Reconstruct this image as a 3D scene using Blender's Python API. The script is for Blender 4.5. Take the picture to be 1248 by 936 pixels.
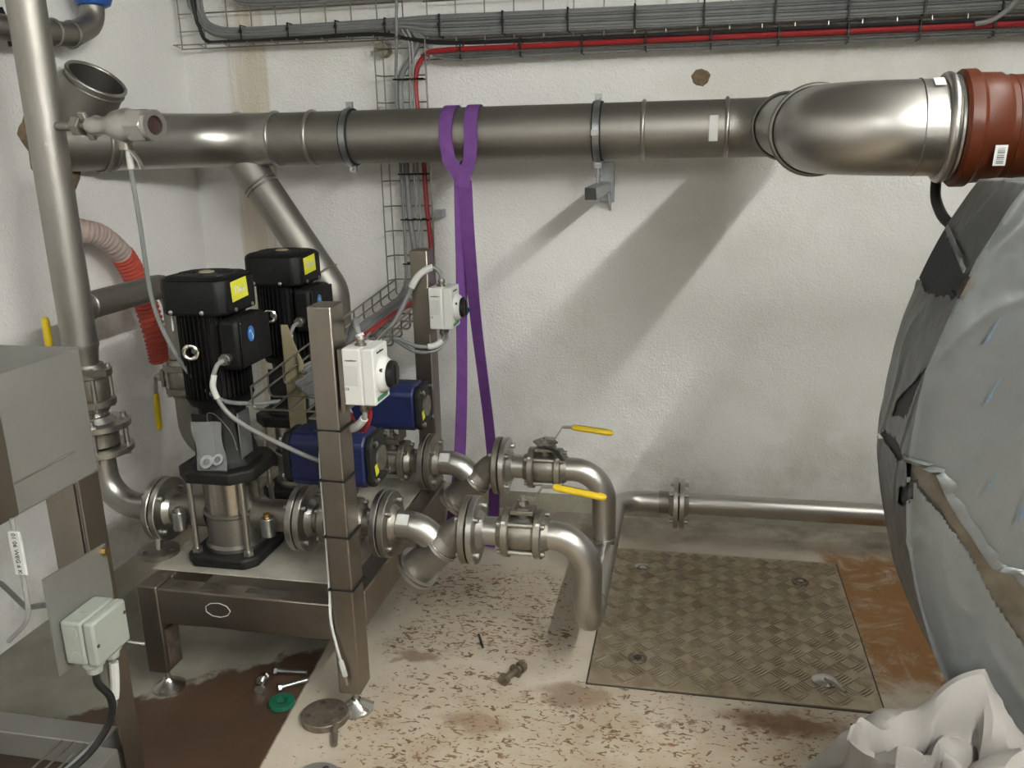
import bpy, math, random
from mathutils import Vector, Matrix
import mathutils.noise as mnoise
R_ = math.radians
random.seed(7)
for o in list(bpy.data.objects): bpy.data.objects.remove(o, do_unlink=True)
scene = bpy.context.scene
COL = scene.collection

# ------------------------------------------------------------------ camera
F_PX = 1050.23; CAM_Z = 1.45
yaw, pitch, roll = R_(11.918), R_(15.526), R_(1.223)
fw = Vector((-math.sin(yaw)*math.cos(pitch), math.cos(yaw)*math.cos(pitch), -math.sin(pitch)))
rt = Vector((math.cos(yaw), math.sin(yaw), 0)); dn = fw.cross(rt)
rt2 = math.cos(roll)*rt + math.sin(roll)*dn; dn2 = -math.sin(roll)*rt + math.cos(roll)*dn
cam_d = bpy.data.cameras.new('camera'); cam = bpy.data.objects.new('camera', cam_d); COL.objects.link(cam)
cam_d.sensor_width = 36; cam_d.lens = F_PX/1248*36; cam_d.clip_start = .05
cam.matrix_world = Matrix(((rt2.x, -dn2.x, -fw.x, 0), (rt2.y, -dn2.y, -fw.y, 0), (rt2.z, -dn2.z, -fw.z, CAM_Z), (0, 0, 0, 1)))
scene.camera = cam

# ------------------------------------------------------------------ world and lamps
w = bpy.data.worlds.new('world'); scene.world = w; w.use_nodes = True
w.node_tree.nodes['Background'].inputs[0].default_value = (.9, .95, 1, 1)
w.node_tree.nodes['Background'].inputs[1].default_value = .02
# tube luminaires on the ceiling: centre, emission strength; the last is fill added for the left wall (built in luminaire() below)
LAMPS = [((1.02, .05, 2.35), 165), ((1.02, 1.5, 2.35), 42), ((1.02, -1.4, 2.35), 75), ((-.9, -1.3, 2.35), 55)]
LAMP_COLOR = (.985, 1, .955, 1)
vs = scene.view_settings
vs.view_transform = 'Standard'; vs.look = 'None'; vs.gamma = 1; vs.use_curve_mapping = False; vs.exposure = 1.92

# ------------------------------------------------------------------ node helpers
class NT:
    def __init__(s, name):
        s.m = bpy.data.materials.new(name); s.m.use_nodes = True
        s.t = s.m.node_tree; s.b = s.t.nodes['Principled BSDF']; s.out = s.t.nodes['Material Output']
        s.tc = s.t.nodes.new('ShaderNodeTexCoord')
    def put(s, sock, v):
        if v is None: return
        if hasattr(v, 'is_output') or isinstance(v, bpy.types.NodeSocket): s.t.links.new(v, sock)
        else: sock.default_value = v
    def math(s, op, a, b=None, c=None, clamp=False):
        n = s.t.nodes.new('ShaderNodeMath'); n.operation = op; n.use_clamp = clamp
        s.put(n.inputs[0], a); s.put(n.inputs[1], b); s.put(n.inputs[2], c); return n.outputs[0]
    def obj(s, scale=None):
        v = s.tc.outputs['Object']
        if scale is None: return v
        n = s.t.nodes.new('ShaderNodeMapping'); n.inputs['Scale'].default_value = scale
        s.t.links.new(v, n.inputs['Vector']); return n.outputs[0]
    def xyz(s, v):
        n = s.t.nodes.new('ShaderNodeSeparateXYZ'); s.put(n.inputs[0], v); return n.outputs
    def noise(s, scale, detail=4, rough=.55, vec=None, dist=0):
        n = s.t.nodes.new('ShaderNodeTexNoise'); n.inputs['Scale'].default_value = scale
        n.inputs['Detail'].default_value = detail; n.inputs['Roughness'].default_value = rough; n.inputs['Distortion'].default_value = dist
        s.put(n.inputs['Vector'], vec if vec is not None else s.obj()); return n.outputs[0]
    def ss(s, v, a, b):     # smooth step from a to b
        n = s.t.nodes.new('ShaderNodeMapRange'); n.interpolation_type = 'SMOOTHSTEP'
        s.put(n.inputs[0], v); n.inputs[1].default_value = a; n.inputs[2].default_value = b; return n.outputs[0]
    def mix(s, f, a, b):
        n = s.t.nodes.new('ShaderNodeMix'); n.data_type = 'RGBA'
        s.put(n.inputs[0], f); s.put(n.inputs[6], a); s.put(n.inputs[7], b); return n.outputs[2]
    def bump(s, h, strength=.2, dist=.002):
        n = s.t.nodes.new('ShaderNodeBump'); n.inputs['Strength'].default_value = strength; n.inputs['Distance'].default_value = dist
        s.put(n.inputs['Height'], h); s.t.links.new(n.outputs[0], s.b.inputs['Normal'])
    def set(s, **k):
        for a, v in k.items(): s.put(s.b.inputs[a], v)
        return s.m
def rgb(r, g, b): return (r, g, b, 1)
MAT = {}
def simple(name, c1, c2=None, rough=.5, metal=0, scale=12, bump=0, bscale=None, r2=None, stretch=None, spec=None):
    n = NT(name); c2 = c2 or tuple(x*.8 for x in c1)
    f = n.noise(scale, 5, .6, vec=n.obj(stretch) if stretch else None)
    f = n.ss(f, .2, .8)
    n.set(**{'Base Color': n.mix(f, rgb(*c1), rgb(*c2)), 'Metallic': metal})
    if r2 is None: n.b.inputs['Roughness'].default_value = rough
    else:
        g = n.noise(scale*2.3, 4, .6)
        n.set(Roughness=n.math('MULTIPLY_ADD', n.ss(g, .2, .8), r2-rough, rough))
    if bump: n.bump(n.noise(bscale or scale*6, 3), bump)
    if spec is not None: n.b.inputs['Specular IOR Level'].default_value = spec
    MAT[name] = n.m; return n.m
simple('steel_pipe', (0.313, 0.297, 0.272), (0.269, 0.255, 0.230), .45, 1, 4, r2=.53)
simple('steel_bright', (0.458, 0.443, 0.416), (0.416, 0.402, 0.374), .34, 1, 4, r2=.39)
simple('steel_polished', (0.592, 0.576, 0.552), (0.552, 0.536, 0.512), .2, 1, 8, r2=.26)
simple('steel_cast', (0.310, 0.291, 0.254), (0.248, 0.229, 0.198), .42, 1, 30, bump=.25, bscale=260, r2=.55)
simple('steel_frame', (0.326, 0.286, 0.242), (0.264, 0.233, 0.198), .34, 1, 7, r2=.42, stretch=(1, 1, .15))
simple('steel_sheet', (0.315, 0.309, 0.287), (0.273, 0.266, 0.249), .45, .7, 6, r2=.55)
simple('steel_brushed', (0.448, 0.420, 0.378), (0.406, 0.385, 0.343), .24, 1, 30, r2=.28, stretch=(.3, .3, 2))
simple('deck_dusty', (0.473, 0.446, 0.382), (0.300, 0.282, 0.237), .6, .25, 9, bump=.1, r2=.75)
simple('zinc', (0.434, 0.448, 0.462), (0.336, 0.350, 0.364), .28, 1, 30, r2=.42)
simple('wire', (0.364, 0.350, 0.315), (0.280, 0.266, 0.238), .36, 1, 20)
simple('black_cast', (0.006, 0.006, 0.006), (0.017, 0.017, 0.015), .5, 0, 14, bump=.2, bscale=150, r2=.65, spec=.28)
simple('black_paint', (0.003, 0.003, 0.003), (0.005, 0.005, 0.005), .48, 0, 20, bump=.06, bscale=200, r2=.6, spec=.22)
simple('black_plastic', (0.006, 0.006, 0.006), (0.010, 0.010, 0.010), .45, 0, 10, spec=.3)
simple('rubber', (0.007, 0.007, 0.007), (0.012, 0.012, 0.012), .7, 0, 10)
simple('white_plastic', (0.562, 0.562, 0.540), (0.533, 0.533, 0.504), .38, 0, 5)
simple('type_white', (0.465, 0.465, 0.444), (0.451, 0.451, 0.431), .5, 0, 5)
simple('cream_plastic', (0.302, 0.324, 0.287), (0.270, 0.292, 0.253), .45, 0, 6)
simple('blue_paint', (0.006, 0.012, 0.069), (0.005, 0.010, 0.054), .38, 0, 8, r2=.5)
simple('blue_cap', (0.014, 0.084, 0.322), (0.010, 0.063, 0.252), .4, 0, 8)
simple('yellow_grip', (.60, .43, .012), (.54, .37, .01), .4, 0, 12)
simple('yellow_note', (0.640, 0.624, 0.040), (0.592, 0.568, 0.032), .7, 0, 6)
simple('purple_web', (0.162, 0.054, 0.240), (0.114, 0.036, 0.186), .8, 0, 25, bump=.5, bscale=320)
simple('red_hose', (0.420, 0.068, 0.045), (0.360, 0.053, 0.034), .5, 0, 10)
simple('taped_hose', (0.420, 0.350, 0.322), (0.294, 0.210, 0.182), .6, 0, 16)
simple('brown_pvc', (0.066, 0.015, 0.005), (0.056, 0.013, 0.005), .36, 0, 5, r2=.44, spec=.16)
simple('cable_grey', (0.188, 0.191, 0.191), (0.143, 0.146, 0.146), .5, 0, 15)
simple('cable_pale', (0.238, 0.238, 0.227), (0.194, 0.194, 0.184), .5, 0, 15)
simple('cable_black', (0.007, 0.007, 0.007), (0.012, 0.012, 0.012), .45, 0, 15)
simple('cable_red', (0.294, 0.014, 0.017), (0.238, 0.010, 0.014), .45, 0, 15)
simple('paper', (0.548, 0.548, 0.527), (0.491, 0.491, 0.470), .6, 0, 20)
simple('ink', (.03, .03, .03), (.04, .04, .04), .6, 0, 20)
simple('ink_soft', (.42, .42, .40), (.46, .46, .44), .6, 0, 20)
simple('emblem_blue', (0.021, 0.140, 0.434), (0.021, 0.126, 0.392), .35, 0, 8)
simple('arrow_ink', (.05, .11, .20), (.06, .12, .2), .6, 0, 8)
simple('green_plastic', (0.006, 0.102, 0.054), (0.006, 0.078, 0.042), .4, 0, 12)
simple('green_label', (.03, .20, .10), (.03, .16, .08), .5, 0, 12)
simple('brass', (.55, .36, .12), (.45, .29, .1), .35, 1, 20)
simple('hole_rough', (0.208, 0.152, 0.088), (0.096, 0.068, 0.040), .95, 0, 40, bump=.9, bscale=60)
simple('bore_red', (.035, .012, .011), (.025, .009, .009), .6, 0, 20)
simple('tank_steel', (0.180, 0.168, 0.150), (0.102, 0.090, 0.072), .35, 1, 16, r2=.55)
simple('foam_gap_dark', (0.011, 0.012, 0.014), (0.018, 0.019, 0.022), .6, 0, 16)  # foam at the flap; also the painted shade inside the slits
simple('tan_board', (0.294, 0.252, 0.154), (0.238, 0.203, 0.119), .8, 0, 16)
simple('bag_cloth', (0.204, 0.190, 0.175), (0.181, 0.164, 0.148), .75, 0, 6, bump=.25, bscale=260)
simple('skirting', (0.308, 0.287, 0.217), (0.189, 0.175, 0.126), .85, 0, 7, bump=.4, bscale=60)
simple('gap_dark', (.03, .027, .022), (.05, .04, .03), .9, 0, 30)
simple('rusty_steel', (0.269, 0.226, 0.182), (0.154, 0.115, 0.086), .5, .8, 35, bump=.3, r2=.7)
n = NT('clear_bag')
n.set(**{'Base Color': rgb(.85, .87, .86), 'Roughness': .1, 'Alpha': .16, 'IOR': 1.4}); n.bump(n.noise(40, 3), .5, .004); MAT['clear_bag'] = n.m
n = NT('acrylic'); n.set(**{'Base Color': rgb(.8, .82, .8), 'Roughness': .08, 'Alpha': .35}); MAT['acrylic'] = n.m

def wall_mat(name, back):
    n = NT(name); p = n.obj(); x, y, z = n.xyz(p)
    big = n.ss(n.noise(.9, 4, .55), .3, .75)
    c = n.mix(big, rgb(.80, .79, .765), rgb(.75, .74, .715))
    low = n.math('MULTIPLY', n.ss(z, .75, .0), n.ss(n.noise(3.2, 5, .65), .42, .68))
    c = n.mix(n.math('MULTIPLY', low, .5), c, rgb(.38, .35, .27))
    if back:
        u = n.math('MULTIPLY_ADD', n.noise(3, 3), .05, x)
        band = n.math('MULTIPLY', n.ss(u, -1.80, -1.785), n.ss(u, -1.615, -1.63))
        streak = n.ss(n.noise(9, 4, .6, vec=n.obj((4, 1, .15))), .30, .62)
        band = n.math('MULTIPLY', band, n.math('MULTIPLY_ADD', streak, .5, .12))
        c = n.mix(band, c, rgb(.52, .42, .27))
        yb = n.math('MULTIPLY', n.ss(n.noise(1.3, 4, .6), .52, .70), .35)
        c = n.mix(yb, c, rgb(.56, .53, .42))
    n.set(**{'Base Color': c, 'Roughness': .85})
    h = n.math('ADD', n.noise(110, 3, .6), n.math('MULTIPLY', n.noise(10, 3), 1.6))
    n.bump(h, .9, .005); MAT[name] = n.m
wall_mat('wall_back_paint', True); wall_mat('wall_left_paint', False)
simple('ceiling_paint', (.34, .34, .33), (.30, .30, .29), .9, 0, 3)
simple('far_wall', (.20, .20, .19), (.16, .16, .15), .9, 0, 3)

# floor: pale concrete with rust flecks, a brown area (rust plus painted skid shadow) with a straight edge, ochre stain by the hatch
n = NT('floor_concrete'); x, y, z = n.xyz(n.obj())
wob = n.math('MULTIPLY_ADD', n.noise(4, 5, .65), .5, -.25)
wob2 = n.math('MULTIPLY_ADD', n.noise(9, 5, .65), .16, -.08)
def add(*a):
    r = a[0]
    for b in a[1:]: r = n.math('ADD', r, b)
    return r
def mul(*a):
    r = a[0]
    for b in a[1:]: r = n.math('MULTIPLY', r, b)
    return r
xw = add(x, wob); yw = add(y, wob)
base = n.mix(n.ss(n.noise(2.2, 5, .6), .3, .7), rgb(.47, .415, .34), rgb(.385, .335, .27))
# yellowish dirt in the foreground and along the wall
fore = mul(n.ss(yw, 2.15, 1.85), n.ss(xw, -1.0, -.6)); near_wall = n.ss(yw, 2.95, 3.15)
base = n.mix(mul(fore, .6, n.ss(n.noise(7, 5, .7), .35, .7)), base, rgb(.29, .21, .125))
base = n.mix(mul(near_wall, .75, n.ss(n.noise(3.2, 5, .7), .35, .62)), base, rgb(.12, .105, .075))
och = mul(n.ss(xw, .46, .52), n.ss(yw, 2.12, 2.3), n.ss(yw, 3.1, 2.95))
base = n.mix(mul(och, n.ss(n.noise(6, 6, .7, dist=1.2), .24, .52)), base, rgb(.24, .115, .034))
base = n.mix(mul(och, n.ss(n.noise(13, 6, .7, dist=2), .52, .66), .8), base, rgb(.20, .085, .03))
# flecks: short curled rust scales
fl = n.noise(52, 3, .55, vec=n.obj((.75, 1.25, 1)), dist=1.3)
A = mul(n.ss(xw, -.98, -.82), n.ss(xw, -.22, -.4), n.ss(yw, 2.08, 2.2), n.ss(yw, 2.78, 2.62))
Bm = mul(n.ss(yw, 2.16, 2.0), n.ss(xw, -.98, -.7), n.ss(xw, .75, .4))
dens = n.math('MAXIMUM', A, n.math('MULTIPLY', Bm, .85))
clump = n.ss(n.noise(5, 4, .6), .30, .62)
thr = add(.70, mul(dens, -.105), mul(dens, clump, -.05))
flm = n.ss(n.math('SUBTRACT', fl, thr), -.008, .022)
base = n.mix(mul(dens, .28), base, rgb(.33, .24, .15))
base = n.mix(mul(flm, .9), base, n.mix(n.ss(n.noise(17, 3), .4, .6), rgb(.08, .042, .02), rgb(.16, .078, .032)))
blot = mul(n.ss(n.noise(8, 5, .7, dist=.6), .60, .68), n.math('MAXIMUM', Bm, mul(A, .4)))
base = n.mix(mul(blot, .8), base, rgb(.085, .045, .02))
for (bx, by, rx, ry, k) in ((.27, 2.0, .16, .055, .9), (-.28, 2.02, .12, .05, .6), (-.52, 1.86, .10, .05, .5), (-.75, 2.13, .07, .04, .7)):
    dd = n.math('SQRT', add(n.math('POWER', n.math('DIVIDE', n.math('SUBTRACT', add(x, mul(wob2, 1.4)), bx), rx), 2), n.math('POWER', n.math('DIVIDE', n.math('SUBTRACT', add(y, wob2), by), ry), 2)))
    base = n.mix(mul(n.ss(dd, 1.25, .55), k), base, n.mix(n.ss(n.noise(12, 4), .4, .6), rgb(.11, .056, .025), rgb(.17, .09, .04)))
# the brown area on the left, rust stain with the skid frame's shadow painted in: straight right edge, ragged far edge
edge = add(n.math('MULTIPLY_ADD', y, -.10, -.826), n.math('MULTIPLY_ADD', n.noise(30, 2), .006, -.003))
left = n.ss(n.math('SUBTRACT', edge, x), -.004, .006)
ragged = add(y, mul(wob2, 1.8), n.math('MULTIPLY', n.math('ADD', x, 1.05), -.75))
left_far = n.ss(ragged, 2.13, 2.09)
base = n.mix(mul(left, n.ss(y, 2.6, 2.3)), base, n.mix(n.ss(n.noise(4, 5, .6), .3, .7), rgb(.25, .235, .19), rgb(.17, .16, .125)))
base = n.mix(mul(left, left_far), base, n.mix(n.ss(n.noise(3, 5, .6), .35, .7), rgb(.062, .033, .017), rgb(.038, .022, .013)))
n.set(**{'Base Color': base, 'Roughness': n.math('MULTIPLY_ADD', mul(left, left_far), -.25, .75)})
n.bump(n.noise(40, 5, .6), .25, .003); MAT['floor_concrete'] = n.m

n = NT('tread_plate'); x, y, z = n.xyz(n.obj())
d = n.ss(n.noise(3.2, 5, .65), .36, .68); d2 = n.ss(n.noise(14, 4, .65), .42, .7)
c = n.mix(d, rgb(.31, .245, .165), rgb(.38, .32, .235)); c = n.mix(n.math('MULTIPLY', d2, .4), c, rgb(.13, .09, .05))
n.set(**{'Base Color': c, 'Metallic': .55, 'Roughness': n.math('MULTIPLY_ADD', d2, .2, .42)}); MAT['tread_plate'] = n.m
simple('tread_worn', (0.525, 0.473, 0.385), (0.350, 0.289, 0.210), .28, .85, 9, r2=.45)

n = NT('film'); f = n.ss(n.noise(2.2, 4, .6), .3, .7); f2 = n.ss(n.noise(9, 5, .7), .5, .75)
c = n.mix(f, rgb(.10, .105, .104), rgb(.084, .088, .087)); c = n.mix(n.math('MULTIPLY', f2, .25), c, rgb(.125, .13, .129))
n.set(**{'Base Color': c, 'Roughness': .34, 'Metallic': .25}); n.bump(n.noise(5, 4, .6, dist=.5), .35, .01); MAT['film'] = n.m

# ------------------------------------------------------------------ mesh helpers
def V(*a): return Vector(a[0]) if len(a) == 1 else Vector(a)
def basis(axis):
    a = V(axis).normalized(); u = a.orthogonal().normalized()
    if abs(a.z) < .9: u = V(0, 0, 1).cross(a).normalized()
    else: u = V(1, 0, 0) - a*a.x; u.normalize()
    return a, u, a.cross(u)
def fillet(pts, R, n=8):
    pts = [V(p) for p in pts]; out = [pts[0]]
    for i in range(1, len(pts)-1):
        a, b, c = pts[i-1], pts[i], pts[i+1]
        d1 = (a-b).normalized(); d2 = (c-b).normalized(); ang = d1.angle(d2)
        if abs(ang-math.pi) < 1e-3: out.append(b); continue
        r = R[i-1] if isinstance(R, (list, tuple)) else R
        t = min(r/math.tan(ang/2), (a-b).length*.98, (c-b).length*.98); r = t*math.tan(ang/2)
        cen = b + (d1+d2).normalized()*(r/math.sin(ang/2))
        p1 = b+d1*t-cen; p2 = b+d2*t-cen; tot = p1.angle(p2); ax = p1.cross(p2).normalized()
        for k in range(n+1): out.append(cen + Matrix.Rotation(tot*k/n, 3, ax) @ p1)
    out.append(pts[-1]); return out
def spline(pts, n=8):
    p = [V(q) for q in pts]; p = [p[0]*2-p[1]] + p + [p[-1]*2-p[-2]]; out = []
    for i in range(1, len(p)-2):
        for k in range(n):
            t = k/n; a, b, c, d = p[i-1], p[i], p[i+1], p[i+2]
            out.append(.5*((2*b)+(c-a)*t+(2*a-5*b+4*c-d)*t*t+(3*b-a-3*c+d)*t**3))
    out.append(p[-2]); return out
class MB:
    def __init__(s): s.v = []; s.f = []
    def quad_rings(s, rings, cap0=True, cap1=True, close=False):
        b = len(s.v); m = len(rings[0])
        for r in rings: s.v += [V(p) for p in r]
        k = len(rings)
        for i in range(k if close else k-1):
            i2 = (i+1) % k
            for j in range(m):
                j2 = (j+1) % m
                s.f.append((b+i*m+j, b+i*m+j2, b+i2*m+j2, b+i2*m+j))
        if not close:
            if cap0: s.f.append(tuple(b+j for j in reversed(range(m))))
            if cap1: s.f.append(tuple(b+(k-1)*m+j for j in range(m)))
        return s
    def lathe(s, o, axis, prof, seg=28, cap0=True, cap1=True, close=False):
        a, u, w_ = basis(axis); o = V(o); rings = []
        for t, r in prof:
            r = max(r, 1e-5)
            rings.append([o+a*t+(u*math.cos(2*math.pi*j/seg)+w_*math.sin(2*math.pi*j/seg))*r for j in range(seg)])
        return s.quad_rings(rings, cap0, cap1, close)
    def cyl(s, p0, p1, r, r1=None, seg=20, cap=True):
        p0, p1 = V(p0), V(p1); L = (p1-p0).length
        return s.lathe(p0, p1-p0, [(0, r), (L, r if r1 is None else r1)], seg, cap, cap)
    def torus(s, c, axis, R, r, seg=36, sub=8):
        return s.lathe(c, axis, [(r*math.sin(2*math.pi*k/sub), R+r*math.cos(2*math.pi*k/sub)) for k in range(sub)], seg, close=True)
    def hollow(s, p0, p1, ro, ri, seg=32):
        L = (V(p1)-V(p0)).length
        return s.lathe(p0, V(p1)-V(p0), [(0, ro), (L, ro), (L, ri), (0, ri)], seg, close=True)
    def tube(s, pts, r, seg=12, cap=True, close=False):
        pts = [V(p) for p in pts]; rings = []; k = len(pts); prev = None
        for i, p in enumerate(pts):
            if close: t = pts[(i+1) % k]-pts[i-1]
            else: t = pts[min(i+1, k-1)]-pts[max(i-1, 0)]
            t.normalize()
            if prev is None: _, u, _ = basis(t)
            else:
                u = prev - t*prev.dot(t); u.normalize()
            prev = u; w_ = t.cross(u); rr = r(i/(k-1)) if callable(r) else r
            rings.append([p+(u*math.cos(2*math.pi*j/seg)+w_*math.sin(2*math.pi*j/seg))*rr for j in range(seg)])
        return s.quad_rings(rings, cap, cap, close)
    def box(s, lo, hi, M=None):
        lo, hi = V(lo), V(hi); b = len(s.v)
        P = [V(x, y, z) for z in (lo.z, hi.z) for y in (lo.y, hi.y) for x in (lo.x, hi.x)]
        if M is not None: P = [M @ p for p in P]
        s.v += P
        for q in ((0, 2, 3, 1), (4, 5, 7, 6), (0, 1, 5, 4), (2, 6, 7, 3), (0, 4, 6, 2), (1, 3, 7, 5)): s.f.append(tuple(b+i for i in q))
        return s
    def cbox(s, c, size, rot=None):
        h = V(size)*.5; M = Matrix.Translation(V(c))
        if rot is not None: M = M @ rot.to_4x4()
        return s.box(-h, h, M)
    def prism(s, poly, o, ux, uy, depth):     # polygon in (ux, uy), extruded along ux x uy
        o, ux, uy = V(o), V(ux).normalized(), V(uy).normalized(); nn = ux.cross(uy)
        r0 = [o+ux*a+uy*b_ for a, b_ in poly]
        return s.quad_rings([r0, [p+nn*depth for p in r0]])
    def ribbon(s, pts, side, wid, th):
        pts = [V(p) for p in pts]; rings = []
        for i, p in enumerate(pts):
            t = (pts[min(i+1, len(pts)-1)]-pts[max(i-1, 0)]).normalized()
            sd = V(side[i] if isinstance(side, list) else side); sd = (sd-t*sd.dot(t)).normalized(); nn = t.cross(sd)
            rings.append([p+sd*wid/2+nn*th/2, p-sd*wid/2+nn*th/2, p-sd*wid/2-nn*th/2, p+sd*wid/2-nn*th/2])
        return s.quad_rings(rings)
def hexpoly(r): return [(r*math.cos(math.pi/3*k), r*math.sin(math.pi/3*k)) for k in range(6)]
WL = {}
def mesh_from(mb, name, c=None, ang=38):
    c = c or V(0, 0, 0); me = bpy.data.meshes.new(name)
    me.from_pydata([tuple(p-c) for p in mb.v], [], mb.f); me.validate(); me.update()
    me.polygons.foreach_set('use_smooth', [True]*len(me.polygons))
    me.set_sharp_from_angle(angle=R_(ang)); return me
def mat(m): return MAT[m] if isinstance(m, str) else m
def thing(name, label, cat, loc, group=None):
    o = bpy.data.objects.new(name, None); COL.objects.link(o); o.empty_display_size = .05
    o.location = loc; WL[o] = V(loc); o['label'] = label; o['category'] = cat
    if group: o['group'] = group
    return o
def part(name, mb, m, parent=None, bevel=0, label=None, ang=38, kind=None):
    lo = V(*(min(p[i] for p in mb.v) for i in range(3))); hi = V(*(max(p[i] for p in mb.v) for i in range(3))); c = (lo+hi)/2
    me = mesh_from(mb, name, c, ang); me.materials.append(mat(m))
    o = bpy.data.objects.new(name, me); COL.objects.link(o); WL[o] = c
    if parent: o.parent = parent; o.location = c-WL[parent]
    else: o.location = c
    if bevel:
        b = o.modifiers.new('bevel', 'BEVEL'); b.width = bevel; b.segments = 2; b.limit_method = 'ANGLE'; b.angle_limit = R_(40); b.harden_normals = False
    if label: o['label'] = label
    if kind: o['kind'] = kind
    return o
def solo(name, mb, m, label, cat, group=None, bevel=0, ang=38):
    o = part(name, mb, m, None, bevel, label, ang); o['category'] = cat
    if group: o['group'] = group
    return o
def struct(name, mb, m, parent=None, bevel=0):
    lo = V(0, 0, 0); me = mesh_from(mb, name); me.materials.append(mat(m)); o = bpy.data.objects.new(name, me); COL.objects.link(o); WL[o] = lo
    o['kind'] = 'structure'; return o
CACHE = {}
def inst(name, key, maker, m, parent, loc, axis=(0, 0, 1), spin=0, label=None):
    if key not in CACHE:
        mb = MB(); maker(mb); me = mesh_from(mb, name); me.materials.append(mat(m)); CACHE[key] = me
    o = bpy.data.objects.new(name, CACHE[key]); COL.objects.link(o)
    a, u, w_ = basis(axis); M = Matrix((u, w_, a)).transposed()
    o.rotation_euler = (M @ Matrix.Rotation(spin, 3, 'Z')).to_euler()
    WL[o] = V(loc)
    if parent: o.parent = parent; o.location = V(loc)-WL[parent]
    else: o.location = loc
    if label: o['label'] = label
    return o
def bolt_maker(L, r):
    def f(mb):
        mb.cyl((0, 0, -L/2), (0, 0, L/2), r, seg=10)
        for s in (-1, 1):
            z = s*(L/2-r*2.6)
            mb.prism(hexpoly(r*1.75), (0, 0, z-r*.75), (1, 0, 0), (0, 1, 0), r*1.5)
    return f
def bolts(parent, c, axis, R, n=4, L=.062, r=.008, phase=math.pi/4, m='steel_bright'):
    a, u, w_ = basis(axis)
    for k in range(n):
        t = phase+2*math.pi*k/n
        inst('hex_bolt', ('bolt', round(L, 4), r, m), bolt_maker(L, r), m, parent, V(c)+(u*math.cos(t)+w_*math.sin(t))*R, axis, k)
def text_mb(s, size, o, ux, uy, depth=.0004, bold=False, shear=0):
    cu = bpy.data.curves.new('lettering', 'FONT'); cu.body = s; cu.size = size; cu.align_x = 'CENTER'; cu.align_y = 'CENTER'; cu.extrude = depth
    cu.shear = shear; cu.offset = size*.02 if bold else 0; cu.resolution_u = 3
    ob = bpy.data.objects.new('lettering', cu); COL.objects.link(ob)
    dg = bpy.context.evaluated_depsgraph_get(); me = bpy.data.meshes.new_from_object(ob.evaluated_get(dg))
    mb = MB(); o, ux, uy = V(o), V(ux).normalized(), V(uy).normalized(); nn = ux.cross(uy)
    mb.v = [o+ux*p.co.x+uy*p.co.y+nn*p.co.z for p in me.vertices]; mb.f = [tuple(p.vertices) for p in me.polygons]
    bpy.data.objects.remove(ob); bpy.data.curves.remove(cu); bpy.data.meshes.remove(me); return mb
X, Y, Z = V(1, 0, 0), V(0, 1, 0), V(0, 0, 1)

# ------------------------------------------------------------------ the room
WB, WX = 3.30, -2.0
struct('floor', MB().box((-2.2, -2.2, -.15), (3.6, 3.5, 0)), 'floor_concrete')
struct('wall_back', MB().box((-2.2, WB, 0), (3.6, WB+.2, 2.42)), 'wall_back_paint')
struct('wall_left', MB().box((WX-.2, -2.2, 0), (WX, WB, 2.42)), 'wall_left_paint')
struct('wall_right', MB().box((3.4, -2.2, 0), (3.6, WB, 2.42)), 'far_wall')
struct('wall_front', MB().box((WX, -2.4, 0), (3.4, -2.2, 2.42)), 'far_wall')
struct('ceiling', MB().box((-2.2, -2.4, 2.42), (3.6, 3.5, 2.52)), 'ceiling_paint')
mb = MB(); prof = [(0, 0), (-.075, 0), (-.05, .022), (-.022, .04), (0, .045)]
mb.prism(prof, (WX, WB, 0), (0, 1, 0), (0, 0, 1), 5.4); struct('baseboard_back', mb, 'skirting')

# ------------------------------------------------------------------ ceiling tube lamps (above and behind the camera; the left one is added fill)
lm = NT('lamp_tube'); lm.set(**{'Base Color': rgb(.9, .9, .9), 'Emission Color': LAMP_COLOR, 'Emission Strength': LAMPS[0][1]})
for i, (c, e) in enumerate(LAMPS):
    c = V(c); t = thing('ceiling_luminaire', ['white tube lamp on the ceiling right of the camera', 'white tube lamp on the ceiling above the outer steel elbow', 'white tube lamp on the ceiling behind the camera at right', 'added white fill tube lamp on the ceiling behind the camera at left'][i], 'lamp', c, 'ceiling tube lamps')
    part('housing', MB().box(c+V(-.05, -.63, .03), c+V(.05, .63, .07)), 'white_plastic', t, bevel=.004)
    for sy in (-1, 1): part('lamp_holder', MB().box(c+V(-.015, sy*.61-.01, -.018), c+V(.015, sy*.61+.01, .03)), 'white_plastic', t)
    m2 = lm.m if i == 0 else lm.m.copy(); m2.node_tree.nodes['Principled BSDF'].inputs['Emission Strength'].default_value = e
    part('tube', MB().cyl(c-Y*.6, c+Y*.6, .015, seg=16), m2, t)

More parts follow.
